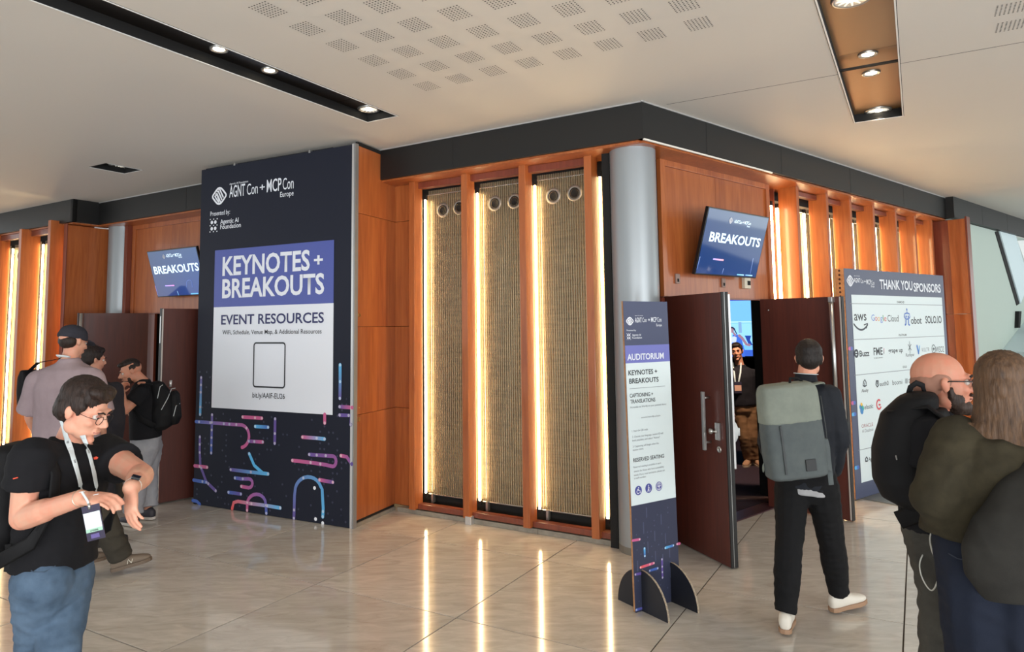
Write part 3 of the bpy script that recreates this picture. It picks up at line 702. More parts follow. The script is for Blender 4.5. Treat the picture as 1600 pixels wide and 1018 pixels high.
# ------------------------------------------------------------------ totem sign beside the column
T0 = Vector((.782, 4.746, 0)); uT = Vector((math.sin(math.radians(57)), math.cos(math.radians(57)), 0)); nT = Vector((uT.y, -uT.x, 0)); LT = .415
tot = thing('totem_sign', 'slim freestanding AUDITORIUM sign on two black half-round feet beside the grey column', 'sign', T0+uT*LT/2, math.atan2(uT.y, uT.x))
tl = .018     # the board leans slightly to the left
vT = Vector((-uT.x*tl, -uT.y*tl, 1)).normalized(); FTm = (T0, uT, -nT, vT)
MB().box(FTm, .0, LT, .003, .018, .004, 2.045).build('board', M_cardboard, tot)
MB().box(FTm, .0, LT, .0, .0035, .004, 2.045).build('printed_face', M_navy2, tot)
pt_ = Plane(T0, uT, vT, nT, tot)
pt_.rect(0, LT, 1.625, 1.745, .0015, 'blue_band_print', M_blue2)
pt_.poly([(0, .685), (LT, .685), (LT, 1.625), (0, 1.625)], .0015, 'pale_panel_print', M_pale)
pt_.rect(0, LT, .0, .684, .0015, 'navy_panel_print', mat('dark_slate_print', srgb(52, 56, 78), .4))
a0 = pt_.uv(989.5, 501); logo(pt_, a0[0], a0[1], .072, .072)
pt_.tx('AGNT', (997.5, 503), (1008, 502.3), 7.5, M_whitep, .02); pt_.tx('Con', (1009, 502.2), (1015.5, 501.8), 7, M_whitep, 0)
pt_.tx('+', (1017.5, 501), (1021, 500.5), 5, M_whitep, .03); pt_.tx('MCP', (1022.5, 501.6), (1031, 501), 7.5, M_whitep, .02); pt_.tx('Con', (1032, 501), (1038.5, 500.7), 7, M_whitep, 0)
pt_.tx('Europe', (1030.5, 508), (1039, 507.5), 3.8, M_whitep, .01); pt_.tx('Agentic AI Foundation', (997.5, 493), (1010, 492.3), 1.5, M_whitep, .0)
pt_.tx('Presented by:', (984.5, 517), (999, 516), 2.6, M_whitep, .01); pt_.tx('Agentic AI', (993, 524), (1006.5, 523.2), 3, M_whitep, .015); pt_.tx('Foundation', (993, 528.3), (1008, 527.6), 3, M_whitep, .015)
c0 = pt_.uv(987.5, 525); S = []
for i in (-1, 1):
    for j in (-1, 1): S.append((arc((c0[0]+i*.008, c0[1]+j*.010), .003, 0, 360, 8), .007, WHT, WHT, []))
for i in (-1, 0, 1):
    for j in (-1, 0, 1): S.append(([(c0[0]+i*.016, c0[1]+j*.02), (c0[0]+i*.016+.001, c0[1]+j*.02)], .004, WHT, WHT, []))
pt_.strokes(S, .003, 'foundation_mark')
pt_.tx('AUDITORIUM', (985, 561.5), (1041.5, 558.5), 9.5, M_whitep, .035)
pt_.tx('KEYNOTES +', (986.5, 585), (1031, 582), 7.5, M_ink, .03); pt_.tx('BREAKOUTS', (987.5, 598), (1033, 594.5), 7.5, M_ink, .03)
pt_.tx('CAPTIONING +', (988, 620), (1024, 616.5), 6, M_ink, .015); pt_.tx('TRANSLATIONS', (988.5, 629), (1027.5, 625.5), 6, M_ink, .015)
pt_.tx('Accessible via Wordly on your personal device', (988.5, 637), (1044.5, 630), 3, M_grey_ink, 0)
pt_.tx('attend.wordly.ai/join', (1005.5, 652), (1035, 648), 2.6, M_grey_ink, 0)
pt_.tx('1. Scan the QR code', (990.5, 673.5), (1015.5, 670.5), 3, M_grey_ink, 0)
pt_.tx('2. Choose your language, session ID will', (991, 682.5), (1039, 676), 3, M_grey_ink, 0); pt_.tx('both populate, and select "Attend"', (991, 688), (1034, 682.5), 3, M_grey_ink, 0)
pt_.tx('3. Captioning will begin when the', (991.5, 697.5), (1032, 692), 3, M_grey_ink, 0); pt_.tx('session starts', (991.5, 703), (1008, 701), 3, M_grey_ink, 0)
pt_.tx('RESERVED SEATING', (992, 721), (1040, 712.5), 6, M_ink, .02)
pt_.tx('Reserved seating is available in each', (992.5, 730), (1035, 722.5), 2.8, M_grey_ink, 0); pt_.tx('session for those who have accessibility', (993, 736), (1039.5, 728.5), 2.8, M_grey_ink, 0)
pt_.tx('needs. If you need assistance, please ask', (993, 742), (1041, 734), 2.8, M_grey_ink, 0); pt_.tx('a staff member.', (993.3, 747.5), (1012, 744), 2.8, M_grey_ink, 0)
(u0, v0), (u1, v1) = pt_.uv(988, 606.3), pt_.uv(1043, 601); pt_.rect(u0, u1, (v0+v1)/2-.0012, (v0+v1)/2+.0012, .003, 'divider_print', M_grey_ink)
IC = L3((72, 78, 150))
for k, (x, y) in enumerate(((999.5, 765), (1015.5, 761), (1031.5, 757.5))):
    c = pt_.uv(x, y); R_ = .031; S = [(arc(c, R_*.5, 0, 360, 22), R_, IC, IC, [])]; g = lambda x_, y_: (c[0]+x_*R_, c[1]+y_*R_)
    pt_.strokes(S, .0028, 'access_roundel')
    S = []
    if k == 0:
        S += [(arc(g(-.1, -.25), R_*.38, 60, 330, 12), R_*.14, WHT, WHT, []), ([g(.05, .6), g(.06, .6)], R_*.26, WHT, WHT, []), ([g(-.3, .3), g(.1, .3), g(.05, -.05), g(.45, -.05), g(.5, -.55)], R_*.16, WHT, WHT, [])]
    elif k == 1:
        S += [([g(-.05, .62), g(-.04, .62)], R_*.25, WHT, WHT, []), ([g(-.05, .35), g(-.1, -.1), g(-.35, -.65)], R_*.18, WHT, WHT, []), ([g(-.1, -.1), g(.1, -.65)], R_*.16, WHT, WHT, []), ([g(-.02, .3), g(.25, .0), g(.55, -.65)], R_*.08, WHT, WHT, [])]
    else:
        S += [(arc(c, R_*.78, 0, 360, 20), R_*.1, WHT, WHT, []), (arc(g(0, .32), R_*.26, 0, 360, 14), R_*.12, WHT, WHT, []), ([g(-.5, .1), g(0, -.1), g(.5, .1)], R_*.12, WHT, WHT, []), ([g(-.2, -.6), g(0, -.12), g(.2, -.6)], R_*.12, WHT, WHT, [])]
    pt_.strokes(S, .0036, 'access_symbol')
def tp(x, y): return pt_.uv(940+x/3.395, 700+y/3.395)
S = []
for pts, c0, c1, dd in (([(168, 487), (205, 480)], PINK, PINK, [1]), ([(230, 527), (231, 568)], CYA, BLU, [0, 1]), ([(340, 522), (382, 508)], CYA, BLU, [0, 1]), ([(402, 500), (416, 497)], PINK, PINK, [0]),
    ([(208, 629), (278, 604)], RED, PINK, [0, .7, 1]), ([(256, 645), (298, 631)], BLU, BLU, [0, 1]), ([(321, 583), (323, 680)], VIO, VIO, [0, .4, .7, 1]), ([(180, 667), (217, 659)], VIO, VIO, [0, 1]), ([(183, 855), (225, 842)], BLU, VIO, [0])):
    S.append(([tp(*p) for p in pts], .0165, c0, c1, dd))
pt_.strokes(S, .003, 'pipe_print')
rnd = random.Random(5); S = []
for i in range(60):
    u_, v_ = rnd.randrange(1, 12)*.033, rnd.randrange(1, 20)*.033; g_ = L3((72, 78, 104))
    S.append(([(u_, v_), (u_+.001, v_+rnd.choice((0, .001, .06)))], .010, g_, g_, []))
pt_.strokes(S, .0022, 'faint_dot_print')
for u_ in (.065, .335):       # feet
    c = T0+uT*u_; FFt = (c, uT, nT, Z1); pts = [(.235*math.cos(t), .26*math.sin(t)) for t in [math.pi*i/24 for i in range(25)]]
    vs = []
    for o_ in (-.008, .008):
        vs += [P(FFt, o_, x-.0, z) for x, z in pts]
    n = 25
    ft = MB().add(vs, [tuple(range(n)), tuple(range(n, 2*n))[::-1]]+[(i, i+1, n+i+1, n+i) for i in range(n-1)]+[(n-1, 0, n, 2*n-1)]).build('foot', M_ink, tot)
    e = MB()
    pe = [(r_*math.cos(t), r_*1.106*math.sin(t)) for r_ in (.2352, .2365) for t in [math.pi*i/24 for i in range(25)]]
    vs = [P(FFt, o_, x, z) for o_ in (-.0075, .0075) for x, z in pe[25:]]
    e.add(vs, [(i, i+1, n+i+1, n+i) for i in range(n-1)]).build('edge_band', mat('pale_corrugated_edge', srgb(182, 166, 144), .8, var=(120, (1, 1, 1), srgb(110, 96, 80))), ft, recalc=False)

# ------------------------------------------------------------------ sponsor board
S0 = Vector((3.614, 7.555, 0)); yS = math.radians(53.73); uS = Vector((math.sin(yS), math.cos(yS), 0)); nS = Vector((uS.y, -uS.x, 0)); LS = 2.44; HS = 2.47
FS_ = (S0, uS, -nS, Z1)
spb = thing('sponsor_board', 'large freestanding THANK YOU SPONSORS board behind the open right door', 'sign', S0+uS*LS/2, math.atan2(uS.y, uS.x))
MB().box(FS_, 0, LS, .004, .105, .012, HS).build('board_core', M_cardboard, spb)
MB().box(FS_, -.001, LS, .0, .005, .012, HS).build('printed_face', M_navy2, spb)
hl = MB()
for i in range(52):
    c = P(FS_, -.0005, .055, .05+i*.047); hl.add([c+(-nS)*(.013*math.cos(2*math.pi*k/10))+Z1*(.013*math.sin(2*math.pi*k/10))-uS*.0008 for k in range(10)], [tuple(range(10))])
hl.build('edge_hole', mat('deep_hole', srgb(58, 26, 18), .9), spb, recalc=False, kind='stuff')
MB().box(FS_, .12, 1.3, -.42, .3, .0, .010).build('foot_plate', mat('grey_foot_plate', srgb(120, 122, 120), .5, metal=.3), spb, bevel=.002)
ps = Plane(S0, uS, Z1, nS, spb)
ps.rect(.12, 2.36, .17, 2.185, .0025, 'pale_panel_print', M_pale)
def sx(x, y): return (1300+x/5.09, 400+y/5.09)
def sy(x, y): return (1300+x/4.625, 580+y/4.625)
a0 = ps.uv(*sx(143, 196)); logo(ps, a0[0], a0[1], .155, .155)
ps.tx('AGNT', sx(172, 207), sx(224, 213), 7, M_whitep, .02); ps.tx('Con', sx(226, 213), sx(249, 216), 6.5, M_whitep, 0); ps.tx('+', sx(253, 213), sx(268, 215), 5, M_whitep, .03)
ps.tx('MCP', sx(272, 222), sx(308, 226), 7.5, M_whitep, .02); ps.tx('Con', sx(310, 226), sx(336, 229), 6.5, M_whitep, 0); ps.tx('Europe', sx(308, 245), sx(336, 249), 3.4, M_whitep, .01); ps.tx('Agentic AI Foundation', sx(172, 158), sx(220, 163), 1.6, M_whitep, 0)
ps.tx('THANK YOU', sx(378, 252), sx(640, 276), 14.3, M_whitep, .045); ps.tx('SPONSORS', sx(648, 277), sx(864, 291), 13, M_whitep, .045)
def rule(p0, p1):
    (u0, v0), (u1, v1) = ps.uv(*p0), ps.uv(*p1); ps.rect(u0, u1, (v0+v1)/2-.004, (v0+v1)/2+.004, .004, 'divider_print', M_grey_ink)
(uL_, _), (uR_, _) = ps.uv(*sx(143, 376)), ps.uv(*sx(876, 405))
def rulev(p):
    v = ps.uv(*p)[1]; ps.rect(uL_, uR_, v-.003, v+.003, .004, 'divider_print', M_grey_ink)
rulev(sx(143, 376)); rulev(sx(158, 664)); rulev(sx(176, 946)); rulev(sy(195, 568))
ps.tx('DIAMOND', sx(515, 372), sx(573, 375), 3.2, M_ink, .02); ps.tx('PLATINUM', sx(530, 634), sx(590, 634), 3.2, M_ink, .02); ps.tx('GOLD', sx(561, 887), sx(593, 886), 3.2, M_ink, .02)
ps.tx('aws', sx(175, 508), sx(273, 514), 15, M_ink, .02)
DK = L3((30, 36, 50)); a, b_, c_ = ps.uv(*sx(172, 540)), ps.uv(*sx(225, 578)), ps.uv(*sx(280, 545)); mid = ((a[0]+c_[0])/2, b_[1]-.03)
S = [([((1-t)**2*a[0]+2*t*(1-t)*mid[0]+t*t*c_[0], (1-t)**2*a[1]+2*t*(1-t)*(b_[1]-.07)+t*t*c_[1]) for t in [i/12 for i in range(13)]], .02, DK, DK, []),
     ([ps.uv(*sx(252, 546)), ps.uv(*sx(283, 534)), ps.uv(*sx(272, 572))], .014, DK, DK, [])]
ps.strokes(S, .004, 'smile_arrow_print')
gx = [313, 343, 366, 390, 412, 420, 440]
for ch, x0, x1, cc in (('G', 312, 338, (80, 120, 200)), ('o', 341, 359, (200, 70, 60)), ('o', 362, 380, (225, 175, 60)), ('g', 383, 401, (80, 120, 200)), ('l', 404, 409, (70, 150, 90)), ('e', 412, 432, (200, 70, 60))):
    ps.tx(ch, sx(x0, 512+(x0-312)*.04), sx(x1, 512+(x1-312)*.04), 9.5, mat('ink_%d_%d' % (cc[0], cc[2]), srgb(*cc), .45), 0)
ps.tx('Cloud', sx(441, 518), sx(528, 521), 10.5, M_grey_ink if 0 else M_ink, .0)
ps.tx('obot', sx(627, 536), sx(712, 538), 11, M_ink, .03); ps.tx('SOLO.IO', sx(742, 530), sx(871, 533), 11, M_ink, .04)
RB = L3((70, 110, 190)); g = lambda x, y: ps.uv(*sx(x, y))
ps.strokes([([g(572, 480), g(576, 458), g(594, 452), g(612, 458), g(617, 482), g(606, 500), g(584, 500), g(572, 480)], .018, RB, RB, []), ([g(594, 450), g(592, 424)], .012, RB, RB, []), ([g(592, 424), g(592, 425)], .03, RB, RB, []),
    ([g(586, 480), g(587, 480)], .03, RB, RB, []), ([g(603, 481), g(604, 481)], .03, RB, RB, []), ([g(586, 512), g(586, 540), g(580, 545)], .026, RB, RB, []), ([g(606, 513), g(606, 541), g(613, 546)], .026, RB, RB, [])], .004, 'robot_logo_print')
ps.tx('Buzz', sx(218, 793), sx(296, 796), 9, M_ink, .04); S = [(arc(g(191, 773), .035, 0, 360, 14), .026, DK, DK, []), ([g(184, 773), g(198, 773)], .016, DK, DK, [])]; ps.strokes(S, .004, 'logo_mark')
ps.tx('FME', sx(330, 783), sx(402, 785), 11.5, M_ink, .03); ps.tx('by Safe Software', sx(333, 811), sx(403, 813), 2.4, M_ink, 0); ps.strokes([([g(410, 735), g(410, 772)], .012, PINK, DK, [])], .004, 'logo_mark')
ps.tx('grape up', sx(447, 762), sx(562, 765), 6.8, M_ink, .035)
ps.tx('Runlayer', sx(586, 795), sx(654, 797), 5.2, M_ink, 0)
S = [([g(616, 724), (g(616, 724)[0]+.045*math.cos(math.radians(60*k+30)), g(616, 724)[1]+.07*math.sin(math.radians(60*k+30)))], .008, DK, DK, [1]) for k in range(6)]; ps.strokes(S, .004, 'logo_mark')
VB = L3((60, 120, 200)); ps.strokes([([g(674, 714), g(686, 770)], .032, VB, VB, []), ([g(694, 716), g(687, 768)], .022, CYA, VB, [])], .004, 'logo_mark'); ps.tx('VULTR', sx(711, 756), sx(774, 758), 6, M_grey_ink, 0)
ps.strokes([(arc(g(806, 737), .05, 0, 360, 18), .010, DK, DK, []), ([g(800, 737), g(812, 737)], .014, DK, DK, []), ([g(806, 725), g(806, 750)], .010, DK, DK, [])], .004, 'logo_mark'); ps.tx('WSO2', sx(824, 762), sx(890, 763), 9, M_ink, 0)
h = lambda x, y: ps.uv(*sy(x, y))
ps.strokes([([h(222, 102), h(226, 75), h(234, 58), h(243, 75), h(248, 100), h(234, 108), h(222, 102)], .014, DK, DK, []), ([h(234, 84), h(234, 98)], .016, DK, DK, [])], .004, 'logo_mark'); ps.tx('Akuity', sy(212, 150), sy(261, 146), 5, M_ink, .02)
ps.strokes([([h(318, 68), h(332, 68), h(336, 96), h(325, 112), h(315, 96), h(318, 68)], .016, DK, DK, []), ([h(325, 72), h(325, 90)], .02, DK, DK, [])], .004, 'logo_mark'); ps.tx('auth0', sy(345, 105), sy(408, 99), 7, M_ink, .01)
ps.tx('boomi', sy(436, 97), sy(506, 90), 7.5, M_ink, 0); ps.tx('ClickHouse', sy(548, 80), sy(640, 72), 5.5, M_grey_ink, .01); ps.strokes([([h(x, 52), h(x, 84)], .008, DK, DK, []) for x in (529, 535, 541)], .004, 'logo_mark')
for (x, y, cc, r) in ((210, 240, (230, 180, 60), .03), (203, 255, (60, 140, 190), .03), (218, 262, (60, 170, 160), .035), (212, 283, (60, 130, 190), .04)):
    ps.strokes([([h(x, y), h(x+2, y+6)], r*1.5, L3(cc), L3(cc), [])], .004+r*.02, 'logo_mark')
ps.tx('elastic', sy(233, 272), sy(296, 264), 7, M_ink, .01)
ps.strokes([(arc(h(337, 238), .05, 60, 320, 14), .022, L3((205, 70, 80)), L3((205, 70, 80)), []), ([h(337, 240), h(346, 240)], .02, L3((205, 70, 80)), L3((205, 70, 80)), [])], .004, 'logo_mark')
ps.tx('mongoose', sy(352, 250), sy(430, 243), 5, M_grey_ink, 0) if 0 else None
ps.tx('ORACLE', sy(213, 405), sy(295, 395), 5.5, mat('dull_red_ink', srgb(150, 74, 80), .45), .0); ps.tx('AI Database', sy(216, 440), sy(297, 430), 5, M_grey_ink, 0)
ps.tx('AgentCon', sy(262, 644), sy(345, 630), 6, M_ink, .02); ps.strokes([([h(240, 648), h(240, 630), h(247, 616), h(255, 630), h(255, 646), h(240, 648)], .016, DK, DK, [])], .004, 'logo_mark')
S = []
for v_ in (.34, .9, 1.02, 1.6): S.append(([(.015, v_), (.07, v_)], .04, CYA if v_ < 1 else PINK, BLU, []))
ps.strokes(S, .003, 'pipe_print')
# ------------------------------------------------------------------ wall screens
M_bez = mat('black_bezel', srgb(14, 14, 16), .3)
M_scr = mat('lit_screen_print', (1, 1, 1, 1), .06, attr=True, emit=(1, 1, 1, 1), es=.55)
M_lit = mat('lit_white_print', srgb(205, 225, 235), .3, emit=srgb(205, 228, 238), es=.75)
def screen(name, label, BL, U, V, N, w, h, c4, swap=None):
    t = thing(name, label, 'screen', BL+U*w/2+V*h/2, math.atan2(U.y, U.x))
    fr = (BL, U, -N, V)
    MB().box(fr, -.012, w+.012, .002, .035, -.014, h+.012).build('bezel', M_bez, t, bevel=.003)
    MB().box(fr, w*.18, w*.82, .035, .075, h*.2, h*.8).build('back_cover', M_bez, t, bevel=.006)
    MB().box(fr, w*.42, w*.58, .07, .16, h*.42, h*.58).build('wall_bracket', M_bez, t, bevel=.004)
    b = MB(); b.c = []; nx, ny = 12, 8
    for j in range(ny+1):
        for i in range(nx+1):
            x, y = i/nx, j/ny; b.v.append(BL+U*(w*x)+V*(h*y)+N*.0005)
            b.c.append(tuple(((c4[0][k]*(1-x)+c4[1][k]*x)*(1-y)+(c4[2][k]*(1-x)+c4[3][k]*x)*y) for k in range(3)))
    for j in range(ny):
        for i in range(nx): k = j*(nx+1)+i; b.f.append((k, k+1, k+nx+2, k+nx+1))
    b.build('display', M_scr, t, recalc=False)
    return t, Plane(BL, U, V, N, t)
def slide(pl, q):
    """q(x, y): picture point inside the screen from crop coordinates"""
    pass
cb_ = [L3(c) for c in ((30, 54, 104), (44, 66, 112), (36, 60, 100), (48, 70, 100))]
tiltR = Vector((0, 0, .585))+(-bI)*.17
VR = tiltR.normalized(); BLr = P(FB, .935, .17, 2.355); NR = bV.cross(VR).normalized()
NR = NR if NR.dot(bI) < 0 else -NR
tvr, pr_ = screen('wall_screen', 'tilted wall screen reading BREAKOUTS above the right doorway beside the grey corner column', BLr, bV, VR, NR, 1.05, .61, cb_)
WL3 = L3((215, 230, 240))
def tv_print(pl, q, lw):
    c = pl.uv(*q['logo']); logo(pl, c[0], c[1], .075, .065, M_lit)
    pl.tx('AGNTCon', *q['a'], 5, M_lit, .03); pl.tx('+', *q['p'], 4, M_lit, .04); pl.tx('MCPCon', *q['m'], 5, M_lit, .03); pl.tx('Europe', *q['e'], 2.5, M_lit, .02)
    pl.tx('BREAKOUTS', *q['b'], q['bh'], M_lit, .045)
k = 1018/140
R = lambda x, y: (1080+x/7.27, 310+y/7.27)
tv_print(pr_, dict(logo=R(448, 250), a=(R(484, 275), R(568, 287)), p=(R(573, 285), R(592, 288)), m=(R(598, 290), R(672, 300)), e=(R(628, 322), R(662, 327)), b=(R(198, 475), R(770, 555)), bh=14.5), 1)
Lm = lambda x, y: (220+x/11.31, 380+y/11.31)
pr_.strokes([([pr_.uv(*R(250, 686)), pr_.uv(*R(360, 698))], .016, L3((170, 160, 230)), L3((240, 170, 180)), [])] +
    [([pr_.uv(*R(x0, y0)), pr_.uv(*R(x1, y1))], .007, L3((150, 170, 210)), L3((90, 120, 190)), []) for x0, y0, x1, y1 in ((702, 680, 668, 850), (365, 795, 348, 850), (98, 662, 62, 800))]
    + [([pr_.uv(*R(520, 862)), pr_.uv(*R(592, 868))], .012, L3((120, 190, 230)), L3((160, 210, 240)), []), ([pr_.uv(*R(615, 868)), pr_.uv(*R(688, 874))], .012, L3((120, 170, 230)), L3((160, 210, 240)), [])], .003, 'pipe_print', M_scr)
for s_, z, kk in ((.835, 2.307, 0), (1.60, 2.292, 0), (2.015, 2.305, 1)):
    if kk:
        t = thing('emergency_call_box', 'small white box with a dark opening under the right wall screen', 'switch box', P(FB, s_, .31, z))
        MB().box(FB, s_-.06, s_+.055, .275, .312, z-.06, z+.06).build('housing', mat('ivory_plastic', srgb(205, 195, 175), .4), t, bevel=.004); MB().box(FB, s_-.01, s_+.045, .272, .276, z-.025, z+.02).build('button_cover', M_void, t)
    else:
        t = thing('cable_outlet', 'small grey cable outlet %s below the right wall screen' % ('left of the two' if s_ < 1 else 'right of the two'), 'outlet', P(FB, s_, .31, z))
        MB().box(FB, s_-.03, s_+.03, .295, .312, z-.045, z+.045).build('plate', mat('dull_pink_grey', srgb(140, 115, 105), .5), t, bevel=.003)
        MB().box(FB, s_-.012, s_+.012, .292, .296, z-.03, z).build('socket', M_void, t)
# left screen, partly behind the banner
BLl0 = P(FA, 7.03, .17, 2.355); UL = -aV; tiltL = Vector((0, 0, .585))+(-aI)*.17; VL = tiltL.normalized(); NL = UL.cross(VL).normalized(); NL = NL if NL.dot(aI) < 0 else -NL
cl_ = [L3(c) for c in ((56, 64, 110), (34, 68, 140), (52, 74, 112), (60, 86, 130))]
tvl, pq = screen('wall_screen', 'tilted wall screen reading BREAKOUTS partly hidden behind the navy banner', BLl0, UL, VL, NL, 1.05, .61, cl_)
tv_print(pq, dict(logo=Lm(410, 235), a=(Lm(455, 245), Lm(575, 236)), p=(Lm(582, 222), Lm(600, 220)), m=(Lm(612, 232), Lm(722, 222)), e=(Lm(675, 255), Lm(735, 250)), b=(Lm(250, 540), Lm(1040, 480)), bh=11.5), 1)
pq.strokes([([pq.uv(*Lm(440, 748)), pq.uv(*Lm(590, 742))], .018, L3((170, 150, 235)), L3((220, 150, 220)), []), ([pq.uv(*Lm(895, 888)), pq.uv(*Lm(1015, 882))], .016, CYA, CYA, []), ([pq.uv(*Lm(650, 845)), pq.uv(*Lm(672, 910))], .010, L3((170, 210, 240)), CYA, []),
    ([pq.uv(*Lm(258, 750)), pq.uv(*Lm(305, 905))], .008, L3((160, 140, 210)), L3((120, 130, 210)), [])] +
    [([pq.uv(*Lm(810, 770))]+[pq.uv(*Lm(860+48*math.cos(math.radians(a_)), 700-55*math.sin(math.radians(a_)))) for a_ in range(180, -1, -20)]+[pq.uv(*Lm(912, 770))], .006, L3((90, 115, 185)), L3((90, 115, 185)), [])], .003, 'pipe_print', M_scr)

# ------------------------------------------------------------------ doors
def door(name, label, hinge, free, th, sgn):
    """leaf between hinge and free corners (seen face); thickness th towards sgn side; returns thing and its frame (u from hinge, depth behind the face)"""
    u = (free-hinge); w = u.length; u.normalize(); n = Vector((u.y, -u.x, 0))*sgn
    t = thing(name, label, 'door', hinge, math.atan2(u.y, u.x)); fr = (hinge, u, n, Z1)
    MB().box(fr, 0, w-.004, 0, th, .012, 2.135).build('leaf', M_door, t, bevel=.002)
    MB().box(fr, w-.004, w+.006, .004, th*.42, .01, 2.137).box(fr, w-.004, w+.006, th*.58, th-.002, .01, 2.137).build('edge_seal', M_rubber, t)
    MB().box(fr, w-.004, w+.001, th*.43, th*.57, .01, 2.137).build('edge_strip', M_steel, t)
    return t, fr, w
h1 = P(FB, .615, .30, 0); f1 = Vector((1.654, 5.532, 0))
u_ = (f1-h1).normalized()
side = 1 if Vector((u_.y, -u_.x, 0)).dot(bV) > 0 else -1
d1, fr1, w1 = door('open_door', 'dark red door leaf with steel pull handle standing open behind the totem sign', h1, f1, .068, side)
def pull(fr, u0, z0, z1, par, d=-.055):
    b = MB().box(fr, u0-.014, u0+.014, d-.018, d+.004, z0, z1); o = b.build('pull_handle', M_steel, par, bevel=.002)
    MB().tube(P(fr, u0+.0, d, z1-.05), P(fr, u0+.0, 0, z1-.05), .009).tube(P(fr, u0, d, z0+.06), P(fr, u0, 0, z0+.06), .009).build('standoff', M_steel, o, True)
hz = lambda px, py, fr: onv(px, py, fr[0], math.atan2(fr[1].x, fr[1].y))
q = hz(1108, 611, fr1); zt = q.z; uu = (q-h1).dot(fr1[1]); q = hz(1108, 701, fr1); zb = q.z
pull(fr1, uu, zb, zt, d1)
q = hz(1123, 672, fr1); uk = (q-h1).dot(fr1[1])
MB().box(fr1, uk-.022, uk+.03, -.022, 0, q.z-.075, q.z+.06).build('lock_plate', M_steel, d1, bevel=.004)
MB().lathe(P(fr1, uk-.05, -.02, q.z-.01), -fr1[2], [(0.001, .032), (.02, .03), (.024, .015), (.014, 0), (.012, -.02)], 18).tube(P(fr1, uk-.05, -.03, q.z-.01), P(fr1, uk, -.018, q.z-.01), .008).build('turn_knob', M_steel, d1, True)
q = hz(1124, 702, fr1); c = P(fr1, (q-h1).dot(fr1[1]), 0, q.z)
MB().lathe(c, -fr1[2], [(.026, -.002), (.026, .006), (.014, .007), (.013, .003), (.001, .003)], 20).build('lock_cylinder', M_steel, d1, True)
for z in (.3, 1.1, 1.9): MB().tube(P(fr1, -.008, .06, z-.05), P(fr1, -.008, .06, z+.05), .009).build('hinge', M_steel, d1, True)
# panic bar on the inner face: only its end shows past the edge
MB().box(fr1, w1-.05, w1+.0, .07, .09, .75, 2.12).build('exit_bolt_cover', M_alu, d1, bevel=.003)
MB().box(fr1, w1-.62, w1-.02, .105, .15, 1.0, 1.06).sphere(P(fr1, w1-.04, .105, 1.03), (.035, .045, .085)).build('panic_bar', mat('pale_plastic', srgb(205, 212, 214), .35), d1, True)
h2 = P(FB, 2.225, .27, 0); f2 = onz(1331.9, 816); u_ = (f2-h2).normalized(); side = 1 if Vector((u_.y, -u_.x, 0)).dot(bV) > 0 else -1
d2, fr2, w2 = door('open_door', 'dark red door leaf standing open behind the man with the grey backpack', h2, f2, .068, side)
ut = w2-.075
MB().tube(P(fr2, ut, -.045, .98), P(fr2, ut, -.045, 2.10), .022, n=14).build('exit_rod', M_steel, d2, True)
MB().box(fr2, ut-.03, ut+.03, -.07, 0, .90, 1.02).box(fr2, ut-.02, ut+.02, -.07, 0, 2.08, 2.13).build('exit_latch', M_steel, d2, bevel=.004)
MB().box(fr2, w2-.014, w2-.001, -.006, .0, .02, 2.13).build('edge_plate', mat('pale_edge_plate', srgb(190, 180, 172), .4, metal=.3), d2)
MB().sphere(P(fr2, .09, -.002, 2.02), .008).build('screw_head', M_steel, d2, True)
# left doorway leaves
h3 = P(FA, 7.32, .22, 0); f3 = P(FA, 7.60, -.56, 0); u_ = (f3-h3).normalized(); side = 1 if Vector((u_.y, -u_.x, 0)).dot(aV) > 0 else -1
d3, fr3, w3 = door('open_door', 'dark red door leaf standing open behind the man in the cap', h3, f3, .06, side)
MB().tube(P(fr3, w3-.03, -.04, 1.0), P(fr3, w3-.03, -.04, 2.13), .03, .024, n=12).build('exit_rod', M_steel, d3, True)
h4 = P(FA, 5.20, .02, 0); f4 = onz(246, 788); f4 = h4+(f4-h4).normalized()*.84; u_ = (f4-h4).normalized(); side = 1 if Vector((u_.y, -u_.x, 0)).dot(aV) > 0 else -1
d4, fr4, w4 = door('open_door', 'lighter red door leaf standing open beside the navy banner', h4, f4, .06, side)
MB().box(fr4, w4-.012, w4+.002, -.004, .0, .02, 2.13).build('edge_plate', mat('pale_edge_plate', srgb(190, 180, 172), .4, metal=.3), d4)
MB().box(fr4, w4+.006, w4+.009, .02, .04, 1.75, 2.05).build('bolt_plate', M_steel, d4)

# ------------------------------------------------------------------ projected picture seen through the right doorway
Ys = 13.0; sBR = at(1176.5, 556, Ys); sTR = at(1175.5, 467, Ys)
wS_ = 1.62; hS_ = sTR.z-sBR.z; Us = Vector((1, -.28, 0)).normalized(); Ns = Vector((Us.y, -Us.x, 0)); BLs = Vector((sBR.x, sBR.y, sBR.z))-Us*wS_
scr = thing('stage_screen', 'bright blue screen inside the dark auditorium showing a woman taking a photo', 'screen', BLs+Us*wS_/2, math.atan2(Us.y, Us.x))
MB().box((BLs, Us, -Ns, Z1), -.03, wS_+.02, .01, .06, -.03, hS_+.03).build('bezel', M_bez, scr)
pz = Plane(BLs, Us, Z1, Ns, scr)
z_ = lambda x, y: pz.uv(1130+x/10.175, 460+y/10.175)
def em(name, c, s_=1.): return mat(name, srgb(*c), .4, emit=srgb(*c), es=s_)
u0 = 0; vt = z_(100, 75)[1]
pz.rect(0, wS_, 0, hS_, .002, 'display', em('screen_sky_blue', (120, 190, 255)))
pz.rect(0, wS_, z_(100, 100)[1], hS_, .004, 'violet_band', em('screen_violet', (70, 70, 190)))
pz.rect(0, wS_, z_(100, 445)[1], z_(100, 428)[1], .004, 'pale_band', em('screen_pale', (190, 235, 255)))
